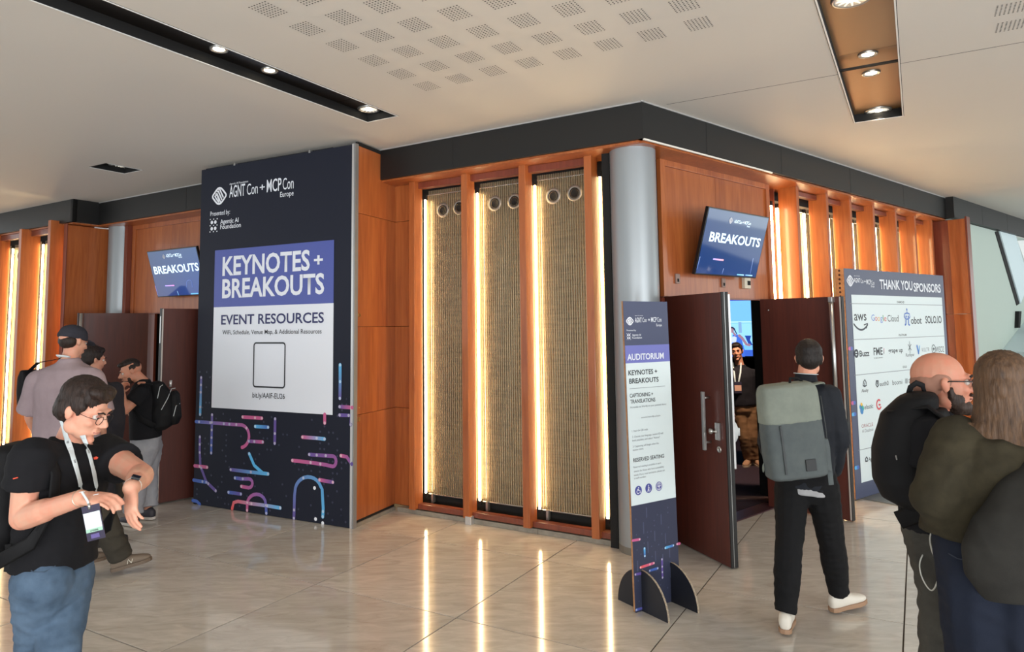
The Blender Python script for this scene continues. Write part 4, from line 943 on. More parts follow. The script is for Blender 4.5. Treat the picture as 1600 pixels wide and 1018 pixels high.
pz.rect(0, wS_, z_(100, 800)[1], z_(100, 460)[1], .0035, 'wall_band', em('screen_cyan', (150, 215, 245)))
pz.poly([z_(238, 435), z_(290, 435), z_(300, 610), z_(245, 610)][::-1], .006, 'pillar', em('screen_grey_blue', (130, 170, 215)))
pz.rect(0, wS_, 0, z_(100, 880)[1], .006, 'dark_band', em('screen_deep_blue', (60, 100, 205)))
pz.poly([z_(150, 640), z_(215, 625), z_(290, 690), z_(345, 900), z_(345, 985), z_(120, 985)][::-1], .008, 'blue_shirt', em('screen_shirt', (66, 110, 215)))
pz.poly([z_(135, 680), z_(170, 660), z_(215, 680), z_(205, 760), z_(120, 760)][::-1], .009, 'white_shirt', em('screen_white', (200, 215, 240)))
pz.poly([z_(85, 560), z_(100, 520), z_(140, 507), z_(180, 530), z_(205, 590), z_(225, 625), z_(205, 622), z_(170, 560), z_(90, 600)][::-1], .010, 'hair', em('screen_hair', (30, 34, 70)))
pz.strokes([([z_(140, 560), z_(142, 582)], .062, L3((205, 165, 190)), L3((205, 165, 190)), []), ([z_(255, 650), z_(300, 690), z_(370, 790), z_(415, 800)], .05, L3((205, 160, 185)), L3((205, 160, 185)), []), ([z_(165, 610), z_(190, 640)], .04, L3((205, 165, 190)), L3((205, 165, 190)), [])], .011, 'arm_and_face', M_scr)
pz.poly([z_(340, 650), z_(445, 650), z_(425, 720), z_(470, 800), z_(410, 805)][::-1], .0095, 'chair_back', em('screen_chair', (40, 70, 160)))
# ------------------------------------------------------------------ people: tools
from mathutils.bvhtree import BVHTree
def skin(name, c): return mat(name, srgb(*c), .52, spec=.35, var=(14, (1, 1, 1), srgb(min(255, c[0]+8), c[1]-12, c[2]-12)), bump=(220, (1, 1, 1), .12, .001))
def cloth(name, c, rough=.9, b=.5, c2=None, sc=3.):
    return mat(name, srgb(*c), rough, spec=.2, sheen=.0, bump=(500, (1, 1, 1), b, .001), var=(sc, (1, 1, 1), srgb(*(c2 or tuple(int(k*.86) for k in c)))))
def hairm(name, c, c2): return mat(name, srgb(*c), .55, spec=.3, var=(90, (1, 1, .12), srgb(*c2)), bump=(160, (1, 1, .1), .8, .004))
def organic(mb, name, m, parent, vox=.008, sm=4, fold=None, label=None, post=None):
    """fuse overlapping shapes into one continuous smooth surface; fold = (amplitude, scale vector, seed)"""
    me = bpy.data.meshes.new('raw'); me.from_pydata([tuple(v) for v in mb.v], [], mb.f)
    bm = bmesh.new(); bm.from_mesh(me); bmesh.ops.recalc_face_normals(bm, faces=bm.faces); bm.to_mesh(me); bm.free()
    o = bpy.data.objects.new('raw', me); COL.objects.link(o)
    r = o.modifiers.new('r', 'REMESH'); r.mode = 'VOXEL'; r.voxel_size = vox; r.adaptivity = 0
    if sm: s_ = o.modifiers.new('s', 'SMOOTH'); s_.iterations = sm; s_.factor = .5
    bpy.context.view_layer.update()
    out = bpy.data.meshes.new_from_object(o.evaluated_get(bpy.context.evaluated_depsgraph_get()))
    bpy.data.objects.remove(o); bpy.data.meshes.remove(me)
    n = len(out.vertices)
    if (fold or post) and n:
        co_ = np.empty(n*3); out.vertices.foreach_get('co', co_); co_ = co_.reshape(-1, 3)
        if post: co_ = post(co_)
        if fold:
            no = np.empty(n*3); out.vertex_normals.foreach_get('vector', no); no = no.reshape(-1, 3)
            amp, scv, sd = fold; q = co_*np.array(scv)+sd*7.3
            h = np.array([(1-2.2*abs(noise.noise(Vector(p))))*.7+noise.noise(Vector(p)*2.3)*.35 for p in q])
            co_ = co_+no*(h*amp)[:, None]
        out.vertices.foreach_set('co', co_.ravel())
    if parent is not None and parent.name in MWS: out.transform(MWS[parent.name].inverted())
    out.polygons.foreach_set('use_smooth', [True]*len(out.polygons)); out.name = name; out.materials.clear(); out.materials.append(m)
    return reg(bpy.data.objects.new(name, out), parent, None, label)
def hframe(c, yaw, pitch, roll=0.):
    """head frame: x right, y forward, z up; yaw from +y towards +x in degrees, pitch up positive"""
    M = Matrix.Rotation(-math.radians(yaw), 3, 'Z')@Matrix.Rotation(math.radians(pitch), 3, 'X')@Matrix.Rotation(math.radians(roll), 3, 'Y')
    return (Vector(c), M)
def HP(hf, x, y, z): return hf[0]+hf[1]@Vector((x, y, z))
def head_shapes(b, hf, k=1., jaw=1., nose=1., fem=False):
    E_ = lambda c, r: b.sphere(HP(hf, *[q*k for q in c]), tuple(q*k for q in r), hf[1], 18, 12)
    E_((0, -.018, .032), (.075, .094, .086)); E_((0, .022, -.012), (.065, .068, .082))
    E_((0, .030, -.062), (.051*jaw, .054, .048)); E_((0, .070, -.099), (.022*jaw, .019, .018))
    for s_ in (-1, 1):
        E_((s_*.043*jaw, .002, -.060), (.019, .034, .034)); E_((s_*.036, .060, -.020), (.023, .021, .022))
        E_((s_*.078, -.010, -.004), (.009, .016, .029)); E_((s_*.085, -.017, .004), (.006, .011, .021))
        E_((s_*.0105, .097, -.028), (.0085*nose, .010, .0085))
    b.cap(HP(hf, -.034*k, .080*k, .029*k), HP(hf, .034*k, .080*k, .029*k), .0105*k)
    b.cap(HP(hf, 0, .085*k, .020*k), HP(hf, 0, (.088+.021*nose)*k, -.021*k), .0075*k, .0115*nose*k)
    E_((0, .089, -.053), (.023, .0085, .0055)); E_((0, .086, -.064), (.019, .009, .0065))
def face_parts(hf, parent, k=1., brow=None, iris=(60, 40, 28), lipc=None, sl=-.2):
    wh = mat('eye_white', srgb(196, 186, 178), .3); ir = mat('iris_%d' % iris[0], srgb(*iris), .15)
    for s_ in (-1, 1):
        e = MB().sphere(HP(hf, s_*.0305*k, .0715*k, .006*k), .0120*k, hf[1]).build('eye', wh, parent, True)
        MB().sphere(HP(hf, s_*.0305*k, (.0790)*k, .005*k), (.0062*k, .006*k, .006*k), hf[1]).build('iris', ir, e, True)
        MB().path([HP(hf, s_*x*k, y*k, z*k) for x, y, z in ((.018, .084, .0125), (.030, .0875, .0155), (.043, .081, .0115))], .003*k, 6).build('eyelid', lipc or ir, parent, True)
        if brow: MB().path([HP(hf, s_*x*k, y*k, z*k) for x, y, z in ((.014, .093, .026), (.028, .094, .032), (.046, .083, .028))], .0035*k, 6, flat=(.0035*k, .005*k)).build('eyebrow', brow, parent, True)
    if lipc:
        MB().path([HP(hf, x*k, y*k, z*k) for x, y, z in ((-.022, .087, -.058), (0, .0975, -.057), (.022, .087, -.058))], .003*k, 6).build('mouth', lipc, parent, True)
def socket_post(hf, k=1.):
    Mi = hf[1].transposed(); C_ = np.array(hf[0]); M_ = np.array(Mi)
    def f(co):
        L = (co-C_)@M_.T
        for s_ in (-1, 1):
            d2 = ((L[:, 0]-s_*.031*k)/(.019*k))**2+((L[:, 2]-.006*k)/(.012*k))**2
            w = np.exp(-d2)*(L[:, 1] > .045*k); L[:, 1] -= .0135*k*w
        d2 = (L[:, 0]/(.03*k))**2+((L[:, 2]+.0585*k)/(.0022*k))**2; w = np.exp(-d2)*(L[:, 1] > .06*k); L[:, 1] -= .004*k*w
        d2 = (L[:, 0]/(.03*k))**2+((L[:, 2]+.082*k)/(.008*k))**2; w = np.exp(-d2)*(L[:, 1] > .05*k); L[:, 1] -= .004*k*w
        return L@M_+C_
    return f
def hand_shapes(b, wr, d, nrm, k=1., curl=(20, 30, 25), side=1, thumb=(.5, .35), spread=.06, fan=(0, 0, 0, 0)):
    """wr wrist, d towards the fingers, nrm out of the palm, side=+1 when the thumb lies towards d x nrm"""
    d = Vector(d).normalized(); nrm = Vector(nrm); nrm = (nrm-d*nrm.dot(d)).normalized(); s_ = d.cross(nrm).normalized()*side
    b.loft([(wr-d*.01*k, s_*.026*k, nrm*.019*k), (wr+d*.025*k, s_*.033*k, nrm*.018*k), (wr+d*.06*k, s_*.040*k, nrm*.016*k), (wr+d*.088*k, s_*.040*k, nrm*.013*k), (wr+d*.098*k, s_*.034*k, nrm*.009*k)], 14)
    for i, (off, ln) in enumerate(((.030, .070), (.0105, .079), (-.0095, .073), (-.0285, .057))):
        p = wr+d*(.088-(.006 if i == 3 else 0))*k+s_*off*k; a = 0; rr = .0093-.0006*i
        b.cap(p-d*.02*k, p, rr*k)
        for j, (f_, cu) in enumerate(zip((.45, .32, .23), curl)):
            a += math.radians(cu+fan[i]); v = d*math.cos(a)+nrm*math.sin(a)+s_*(off*spread*20)*(1 if j == 0 else .5)*.3
            q = p+v.normalized()*ln*f_*k; b.cap(p, q, rr*k*(1-.06*j), rr*k*(.94-.07*j)); p = q
    p = wr+d*.022*k+s_*.026*k; v = (d*.62+s_*thumb[0]*1.3+nrm*thumb[1]).normalized()
    q = p+v*.044*k; b.cap(p, q, .0135*k, .011*k); v2 = (v+d*.5-s_*.15+nrm*.15).normalized(); r_ = q+v2*.030*k; b.cap(q, r_, .0108*k, .0098*k)
    v3 = (v2+d*.3).normalized(); b.cap(r_, r_+v3*.022*k, .0096*k, .008*k)
def frame_of(J):
    R = (J['shR']-J['shL']).normalized(); U = (J['neck']-J['pelvis']).normalized(); Fd = U.cross(R).normalized(); R = Fd.cross(U).normalized(); return R, U, Fd
def body_shapes(b, J, arm=1., leg=1., torso=1., neckr=.055):
    R, U, Fd = frame_of(J); n, pv = J['neck'], J['pelvis']; L = (n-pv)
    sw = (J['shR']-J['shL']).length/2
    b.loft([(n+U*.0, R*.06, Fd*.055), (pv+L*.86, R*(sw*.78), Fd*.085*torso), (pv+L*.68, R*(sw*.86*torso), Fd*.105*torso), (pv+L*.42, R*.125*torso, Fd*.09*torso), (pv+L*.15, R*.14*torso, Fd*.095*torso), (pv-U*.05, R*.12*torso, Fd*.08*torso)])
    b.cap(n-U*.03, J['headc']+ (J['headc']-n)*-.35, neckr*1.06, neckr)
    for s_ in 'LR':
        sh, el, wr = J['sh'+s_], J['el'+s_], J['wr'+s_]
        b.cap(sh, el, .050*arm, .039*arm); b.cap(sh, sh+(el-sh)*.5, .052*arm, .047*arm); b.cap(el, wr, .037*arm, .026*arm); b.cap(el+(wr-el)*.08, el+(wr-el)*.4, .041*arm, .037*arm)
        b.cap(n-U*.05+(sh-n)*.2, sh, .045, .048*arm)
        hp, kn, an = J['hip'+s_], J['kn'+s_], J['an'+s_]
        b.cap(hp, kn, .078*leg, .052*leg); b.cap(kn, an, .048*leg, .034*leg); b.cap(kn+(an-kn)*.15, kn+(an-kn)*.45, .052*leg, .046*leg)
def top_shapes(b, J, hem=.0, loose=1., sleeve=.55, sr=(.068, .068), w=(1, 1, 1), d=(1, 1, 1), collar=.0, long=False, slope=1.):
    """shirt: torso with shoulders and sleeves; hem = how far below the pelvis point"""
    R, U, Fd = frame_of(J); n, pv = J['neck'], J['pelvis']; L = n-pv; sw = (J['shR']-J['shL']).length/2
    b.loft([(n+U*(.005+collar), R*.066, Fd*.062), (n-U*.03, R*.085, Fd*.075), (pv+L*.88, R*(sw*.86)*w[0], Fd*.098*d[0]*loose), (pv+L*.70, R*(sw*1.02)*w[0], Fd*.125*d[0]*loose), (pv+L*.42, R*(.165*w[1]*loose), Fd*.125*d[1]*loose),
            (pv+L*.12, R*(.170*w[2]*loose), Fd*.128*d[2]*loose), (pv-U*hem, R*(.174*w[2]*loose), Fd*.130*d[2]*loose)])
    for s_ in 'LR':
        sh, el, wr = J['sh'+s_], J['el'+s_], J['wr'+s_]
        b.cap(n-U*.055*slope+(sh-n)*.25, sh, .05, sr[0]*.9)
        if long:
            b.cap(sh, el, sr[0], sr[1]); e2 = el+(wr-el)*.93; b.cap(el, e2, sr[1], sr[1]*.72); b.cap(sh-U*.05-(sh-n)*.15, sh+(el-sh)*.4, sr[0]*.9, sr[0])
        else:
            e2 = sh+(el-sh)*sleeve; ax = (el-sh).normalized(); e_ = ax.orthogonal().normalized(); g_ = ax.cross(e_)
            b.loft([(sh-ax*.04, e_*sr[0]*.8, g_*sr[0]*.8), (sh, e_*sr[0], g_*sr[0]), (sh+(e2-sh)*.6, e_*sr[1], g_*sr[1]), (e2, e_*sr[1]*1.04, g_*sr[1]*1.04)], 16)
            b.cap(sh-U*.05-(sh-n)*.12, sh+(e2-sh)*.3, sr[0]*.85, sr[0]*.9)
def pants_shapes(b, J, loose=1., top=.10, r=(.098, .072, .062), wst=(.155, .115), end=.93, butt=1.):
    R, U, Fd = frame_of(J); pv = J['pelvis']; hc = (J['hipL']+J['hipR'])/2
    b.loft([(pv+U*top, R*wst[0], Fd*wst[1]), (pv, R*wst[0]*1.08, Fd*wst[1]*1.06*butt), (hc-Z1*.02, R*wst[0]*1.10, Fd*wst[1]*1.02*butt), (hc-Z1*.10, R*wst[0]*.85, Fd*wst[1]*.75)])
    for s_ in 'LR':
        hp, kn, an = J['hip'+s_], J['kn'+s_], J['an'+s_]; e2 = kn+(an-kn)*end
        b.cap(hp, kn, r[0]*loose, r[1]*loose); b.cap(hp-Fd*.02, hp+(kn-hp)*.4-Fd*.01, r[0]*loose*1.02, r[0]*loose*.92)
        ax = (e2-kn).normalized(); e_ = ax.orthogonal().normalized(); g_ = ax.cross(e_)
        b.loft([(kn-ax*.02, e_*r[1]*loose*.97, g_*r[1]*loose*.97), (kn+(e2-kn)*.4, e_*r[1]*loose*.97, g_*r[1]*loose*.97), (kn+(e2-kn)*.85, e_*r[2]*loose, g_*r[2]*loose), (e2, e_*r[2]*loose*1.04, g_*r[2]*loose*1.04)], 16); b.cap(kn, kn+(e2-kn)*.3, r[1]*loose, r[1]*loose*.98)
def shoe(an, yaw, m, msole, parent, pitch=0., k=1., lace=None, mark=None):
    """an = ankle point; sole bottom lies .085 below it"""
    M = Matrix.Rotation(-math.radians(yaw), 3, 'Z')@Matrix.Rotation(math.radians(pitch), 3, 'X'); q = lambda x, y, z: an+M@Vector((x*k, y*k, (z-.085)*k))
    X, Z = M@Vector((1, 0, 0))*k, M@Vector((0, 0, 1))*k
    rings = [(-.078, .050, .014, .026), (-.070, .055, .030, .040), (-.035, .062, .038, .054), (.0, .060, .039, .052), (.05, .052, .041, .040), (.10, .044, .046, .031), (.15, .038, .044, .024), (.18, .034, .032, .016), (.195, .032, .014, .009)]
    o = MB().loft([(q(0, y, z), X*hw, Z*hh) for y, z, hw, hh in rings], 18).build('shoe', m, parent, True)
    out = [(x*s_, y) for s_, ps_ in ((1, ((.0, -.086), (.026, -.078), (.038, -.05), (.036, .0), (.044, .06), (.051, .11), (.046, .155), (.028, .190), (0, .203))), (-1, ((.028, .190), (.046, .155), (.051, .11), (.044, .06), (.036, .0), (.038, -.05), (.026, -.078)))) for x, y in ps_]
    n = len(out); vs = [q(x, y, .0) for x, y in out]+[q(x*1.02, y, .026 if y < .12 else .026) for x, y in out]
    MB().add(vs, [tuple(range(n))[::-1], tuple(range(n, 2*n))]+[(i, (i+1) % n, n+(i+1) % n, n+i) for i in range(n)]).build('sole', msole, o, bevel=.003)
    if lace:
        for y, z in ((.03, .098), (.05, .090), (.07, .083), (.09, .076)):
            MB().path([q(-.026, y, z-.012), q(0, y+.004, z), q(.026, y, z-.012)], .0035*k, 6).build('lace', lace, o, True)
    if mark:
        for s_ in (-1, 1):
            MB().path([q(s_*.0445, .035, .034), q(s_*.0425, .045, .066), q(s_*.0465, .062, .034), q(s_*.0435, .074, .062)], .004*k, 6).build('letter_mark', mark, o, True)
    return o
def hair_shapes(b, hf, k=1., top=.0, side=0., back=0., front=0.):
    E_ = lambda c, r: b.sphere(HP(hf, *[q*k for q in c]), tuple(q*k for q in r), hf[1], 18, 12)
    E_((0, -.026, .050+top*.4), (.082+side, .094, .078+top)); E_((0, -.055, .005), (.072+side*.6, .058+back, .078)); E_((0, .040+front*.3, .088+top*.5), (.056, .038+front, .026+top*.6))
    for s_ in (-1, 1): E_((s_*.070, -.004, .045), (.015+side*.5, .040, .040)); E_((s_*.068, -.042, .005), (.016+side*.5, .030, .045)); E_((s_*(.0745+side*.2), .020, .018), (.006, .010, .026))
def on_surface(objs, pts, lift=.004):
    """drop picture points onto the surfaces of objs, lifted a little towards the viewer"""
    o = Vector((0, 0, H)); trees = []
    if len(pts) > 1:
        q_ = []
        for (x0, y0), (x1, y1) in zip(pts, pts[1:]):
            n_ = max(1, int(math.hypot(x1-x0, y1-y0)/5)); q_ += [(x0+(x1-x0)*i/n_, y0+(y1-y0)*i/n_) for i in range(n_)]
        pts = q_+[pts[-1]] if len(pts) != 5 else pts
    for ob in objs:
        me = ob.data; M = MWS.get(ob.name, Matrix.Identity(4)); trees.append(BVHTree.FromPolygons([M@v.co for v in me.vertices], [tuple(p.vertices) for p in me.polygons]))
    out = []; nr = []
    for x, y in pts:
        d = ray(x, y).normalized(); best = None
        for t in trees:
            h = t.ray_cast(o, d)
            if h[0] is not None and (best is None or h[3] < best[3]): best = h
        if best is None: out.append(None); nr.append(None)
        else: out.append(best[0]-d*lift); nr.append(best[1])
    for i in range(len(out)):      # carry over gaps
        if out[i] is None:
            j = next((q for q in sorted(range(len(out)), key=lambda q: abs(q-i)) if out[q] is not None), None)
            if j is not None: dist = out[j].y; out[i] = at(pts[i][0], pts[i][1], dist); nr[i] = nr[j]
    return out, nr
def person(label, J, yaw): return thing('person', label, 'person', Vector((J['pelvis'].x, J['pelvis'].y, 0)), -math.radians(yaw))
M_lan = mat('white_lanyard', srgb(205, 214, 216), .6)
BLK = cloth('black_cotton', (24, 24, 27)); M_pk = cloth('black_nylon', (19, 19, 21), .7, .3); M_rub = mat('gum_sole', srgb(150, 118, 92), .6)
def G(x, y, z): return Vector((x, y, z))
# ------------------------------------------------------------------ person 1: young man in black T-shirt and jeans checking his watch
SK1 = skin('fair_skin', (206, 158, 134)); HR1 = hairm('dark_brown_hair', (48, 34, 28), (26, 18, 15)); JEAN = cloth('washed_denim', (84, 103, 124), .85, .8, (60, 77, 96), 6)
J = dict(neck=at(108, 684, 2.957), headc=at(132, 641, 2.912), shR=at(50, 712, 2.755), shL=at(163, 706, 3.158), elR=at(36, 808, 2.766), wrR=at(126, 778, 2.610), elL=at(221, 742, 2.912), wrL=at(205, 762, 2.710),
         pelvis=at(84, 880, 2.957))
J['hipR'] = at(70, 905, 2.867); J['hipL'] = at(104, 905, 3.046)
J['knR'] = G(-1.8, 2.95, .52); J['knL'] = at(92, 1015, 2.890); J['anR'] = G(-2.12, 3.1, .13); J['anL'] = G(J['knL'].x+.04, 2.92, .085)
J['knR'] = at(58, 1030, 3.024)
per = person('man in black T-shirt and blue jeans looking at his wristwatch', J, 120)
hf = hframe(J['headc'], 92, -24, 0)
b = MB(); head_shapes(b, hf, 1.0, 1.02); body_shapes(b, J, 1.22, 1.)
hand_shapes(b, J['wrR'], at(180, 780, 2.587)-J['wrR'], Vector((.2, .3, -1)), 1.0, (12, 28, 22), 1, (.5, .5), .06, (0, 4, 8, -6))
hand_shapes(b, J['wrL'], at(205, 800, 2.666)-J['wrL'], Vector((.45, .9, .1)), 1.0, (14, 18, 14), -1, (.45, .4), .10, (6, 2, 0, 2))
organic(b, 'body', SK1, per, .0052, 3, post=socket_post(hf, 1.0))
face_parts(hf, per, 1.0, HR1, (70, 60, 50), mat('lip_tone', srgb(168, 108, 96), .5))
b = MB(); hair_shapes(b, hf, 1.0, .008, .003, .004, -.006)
E_ = lambda c, r: b.sphere(HP(hf, *[q*1.0 for q in c]), tuple(q*1.0 for q in r), hf[1], 18, 12)
E_((.03, .035, .098), (.042, .036, .024)); E_((-.02, .040, .100), (.044, .036, .024)); E_((.0, .062, .084), (.05, .018, .018)); E_((0, -.085, -.018), (.055, .028, .05)); E_((.074, .0, .035), (.014, .045, .03))
organic(b, 'hair', HR1, per, .006, 3, (.004, (60, 60, 22), 1))
b = MB(); top_shapes(b, J, .0, 1.03, .50, (.078, .080), (1.02, 1.0, .98), (1.0, 1.0, .98)); tee1 = organic(b, 'shirt', BLK, per, .009, 5, (.007, (8, 8, 14), 2))
b = MB(); pants_shapes(b, J, 1.02, .05, (.100, .078, .068), (.145, .108)); jn = organic(b, 'jeans', JEAN, per, .009, 4, (.007, (10, 10, 20), 3))
R_, U_, Fd_ = frame_of(J)
pts, nr = on_surface([jn], [(40, 884), (52, 893), (70, 893), (86, 884), (92, 872)], .002); MB().path(pts, .0022, 5).build('pocket_seam', cloth('pale_seam', (70, 84, 100)), jn)
shoe(J['anR'], 120, mat('white_canvas', srgb(200, 200, 196), .6), mat('white_sole', srgb(215, 212, 205), .5), per, -25); shoe(J['anL'], 115, MC['white_canvas'], MC['white_sole'], per)
# red mark on the sleeve and chest
pts, nr = on_surface([tee1], [(146, 714.5), (150, 712.5), (153.5, 714), (152, 717), (147, 717.5)], .003)
MB().add(pts, [(0, 1, 2, 3, 4)]).build('chest_print', mat('red_print', srgb(226, 84, 60), .5), tee1, recalc=False)
pts, nr = on_surface([tee1], [(20.5, 747.5), (28, 745.5)], .003); MB().path(pts, .0022, 5).build('sleeve_tag', MC['red_print'], tee1)
# glasses
gm = mat('thin_dark_frame', srgb(40, 30, 30), .3, metal=.4); ge = None
g_ = MB(); k = 1.0
for s_ in (-1, 1):
    ring = [HP(hf, (s_*.032+.023*math.cos(t))*k, (.098-.004*abs(math.cos(t)))*k, (.000+.017*math.sin(t))*k) for t in [2*math.pi*i/20 for i in range(21)]]
    g_.path(ring, .0014, 6); g_.path([HP(hf, s_*.055*k, .094*k, .006*k), HP(hf, s_*.074*k, .06*k, .008*k), HP(hf, s_*.079*k, -.005*k, .010*k), HP(hf, s_*.078*k, -.02*k, -.004*k)], .0014, 6)
g_.path([HP(hf, -.010*k, .098*k, .003*k), HP(hf, 0, .102*k, .006*k), HP(hf, .010*k, .098*k, .003*k)], .0014, 6); g_.build('glasses', gm, per, True)
# watch on the left wrist, thin bracelet on the right
dl = (J['wrL']-J['elL']).normalized(); wc = J['wrL']-dl*.022; e1 = dl.orthogonal().normalized(); e2 = dl.cross(e1)
wt = MB().path([wc+e1*.0305*math.cos(t)+e2*.0305*math.sin(t) for t in [2*math.pi*i/20 for i in range(21)]], .01, 8, flat=(.0085, .0025), nrm=[(e1*math.cos(t)+e2*math.sin(t)) for t in [2*math.pi*i/20 for i in range(21)]]).build('watch', mat('white_band', srgb(214, 210, 206), .5), per, True)
tc_ = (Vector((0, 0, H))-wc); tc_ = (tc_-dl*tc_.dot(dl)).normalized(); tc_ = (tc_+Z1*.9).normalized(); sdv = dl.cross(tc_).normalized()
MB().box((wc+tc_*.031, dl, sdv, tc_), -.019, .019, -.016, .016, 0, .010).build('watch_face', mat('black_glass', srgb(14, 16, 20), .08), wt, bevel=.002)
dr = (J['wrR']-J['elR']).normalized(); wc = J['wrR']-dl*0; e1 = dr.orthogonal().normalized(); e2 = dr.cross(e1)
MB().path([wc+e1*.030*math.cos(t)+e2*.030*math.sin(t) for t in [2*math.pi*i/20 for i in range(21)]], .0022, 6).build('bracelet', mat('silver_chain', srgb(190, 180, 160), .3, metal=.8), per, True)
# lanyard and badge
lan = thing('lanyard', 'white lanyard with plastic name badge on the man looking at his watch', 'lanyard', Vector((J['pelvis'].x, J['pelvis'].y, 0)), 0)
body1 = bpy.data.objects['body']
for seq in ([(95, 656), (98, 666), (104, 684), (111, 703), (118, 726), (124, 748), (128, 768)], [(129, 680), (134, 692), (141, 714), (147, 738), (151, 760), (150, 772)]):
    pts, nr = on_surface([tee1, body1], seq, .006)
    s_ = MB().path(pts, .01, 6, flat=(.0105, .0012), nrm=[n or Vector((0, -1, 0)) for n in nr]).build('strap', M_lan, lan)
bY = 2.56; A0, A1, A2, A3 = [at(x, y, bY) for x, y in ((125, 793), (153, 786), (163, 835), (137, 846))]
Ub = (A1-A0).normalized(); Vb = (A0-A3); hb_ = Vb.length; Vb.normalize(); Nb = Ub.cross(Vb).normalized(); Nb = -Nb if Nb.y > 0 else Nb; Vb = (Vb-Ub*Vb.dot(Ub)).normalized(); wb_ = (A1-A0).length
pbg = Plane(A3, Ub, Vb, Nb, lan)
pbg.rect(0, wb_, 0, hb_, 0, 'badge_sleeve', mat('clear_dark_plastic', srgb(58, 54, 72), .15)); pbg.rect(.003, wb_-.003, hb_*.24, hb_*.80, .002, 'badge_card', M_pale)
pbg.rect(.003, wb_-.003, hb_*.24, hb_*.34, .003, 'badge_green_band', mat('pale_green_print', srgb(150, 190, 168), .4)); pbg.rect(wb_*.25, wb_*.72, hb_*.06, hb_*.18, .002, 'badge_violet_print', mat('badge_violet', srgb(84, 70, 130), .4))
pbg.text('ATTENDEE', wb_*.28, hb_*.26, hb_*.045, wb_*.45, M_ink, .01, .0045)
MB().path([at(128, 768, 2.576), at(137, 782, 2.565), at(140, 792, bY)], .004, 6).build('clip_cord', M_lan, lan); MB().tube(at(139, 786, bY), at(140, 795, bY), .005).build('badge_clip', M_steel, lan, True)
def strap_text(p0, p1, body, hgt):
    a_, n_ = on_surface([tee1], [p0, p1], .010)
    if a_[0] is None: return
    U = (a_[1]-a_[0]); w_ = U.length; U.normalize(); d = (Vector((0, 0, H))-a_[0]).normalized(); N = (d-U*d.dot(U)).normalized(); V = N.cross(U).normalized()
    if V.x < 0: pass
    pq_ = Plane(a_[0], U, V, N, lan); pq_.text(body, 0, -hgt*.45, hgt, w_, M_ink, .01, .0)
strap_text((97.5, 685+1), (104.2, 700), 'Tuxlaya', .0085) if 0 else None
strap_text((105.5, 687), (112, 705), 'Traefik', .008) if 0 else None
strap_text((96.5+8.5, 686), (111.5, 704), 'Runlayer', .010); strap_text((116.5, 718), (123.5, 738), 'Runlayer', .010); strap_text((138, 703), (143.5, 717), 'Runlayer', .009)
# his backpack
bp1 = thing('backpack', 'black backpack on the man looking at his watch, seen at the left edge', 'backpack', Vector((J['pelvis'].x-.25, J['pelvis'].y, 0)), 0)
cbk = J['neck']*.5+J['pelvis']*.5-Fd_*.20-U_*.02
b = MB(); b.loft([(cbk+U_*z, R_*w_, Fd_*t_) for z, w_, t_ in ((.24, .09, .04), (.22, .13, .07), (.1, .15, .085), (-.1, .155, .09), (-.21, .14, .08), (-.235, .10, .05))], 22); organic(b, 'pack_body', M_pk, bp1, .01, 3, (.004, (9, 9, 9), 4))
for s_ in (-1, 1):
    sh = J['shR'] if s_ > 0 else J['shL']; n_ = J['neck']+(sh-J['neck'])*.85
    ps_ = [n_-Fd_*.11-U_*.06, n_-Fd_*.05+U_*.035, n_+Fd_*.03+U_*.025, n_+Fd_*.09-U_*.07, n_+Fd_*.11-U_*.2+R_*s_*.02, n_+Fd_*.05-U_*.33+R_*s_*.04, n_-Fd_*.08-U_*.42+R_*s_*.08]
    MB().path(ps_, .02, 8, flat=(.028, .006), nrm=[-Fd_, U_, U_+Fd_, Fd_, Fd_, R_*s_, R_*s_]).build('shoulder_strap', M_pk, bp1, True)
MB().path([at(12, 850, 2.800), at(14, 868, 2.800), at(10, 893, 2.800)], .01, 6, flat=(.012, .002), nrm=Vector((0, -1, 0))).build('webbing_tail', M_pk, bp1)

# ------------------------------------------------------------------ person 2: tall man in cap seen from behind
SK2 = skin('light_skin', (196, 150, 126)); TAUPE = cloth('mauve_grey_cotton', (150, 134, 138), .95, .5, (136, 120, 124), 4); OLV = cloth('dark_olive_twill', (62, 58, 50), .9, .5)
Y = 5.35
J = dict(neck=at(108, 560, Y), headc=at(115, 534, Y+.03), shL=at(62, 592, Y-.02), shR=at(143, 590, Y-.06), elL=at(47, 648, Y+.02), wrL=at(62, 690, Y+.22), elR=at(158, 650, Y-.02), wrR=at(160, 690, Y+.2), pelvis=at(103, 706, Y))
J['hipL'] = at(88, 722, Y); J['hipR'] = at(122, 722, Y); J['knL'] = at(92, 800, 5.55); J['anL'] = Vector((-3.55, 5.85, .085)); J['knR'] = at(156, 800, 5.45)
toe = onz(176, 899); J['anR'] = Vector((toe.x+.04, toe.y+.04, .125))
per = person('tall man in mauve-grey T-shirt and dark cap, back turned', J, 25)
hf = hframe(J['headc'], 22, -14); b = MB(); head_shapes(b, hf, 1.03); body_shapes(b, J, 1.05); hand_shapes(b, J['wrR'], J['wrR']-J['elR'], Vector((-1, 0, 0)), 1, side=1); hand_shapes(b, J['wrL'], J['wrL']-J['elL'], Vector((1, 0, 0)), 1, side=-1)
organic(b, 'body', SK2, per, .008, 3, post=socket_post(hf)); face_parts(hf, per, 1.0, HR1, (60, 50, 40), MC['lip_tone'])
b = MB(); b.sphere(HP(hf, 0, -.045, .0), (.078, .062, .062), hf[1]); organic(b, 'hair', HR1, per, .007, 2, (.002, (60, 60, 22), 1))
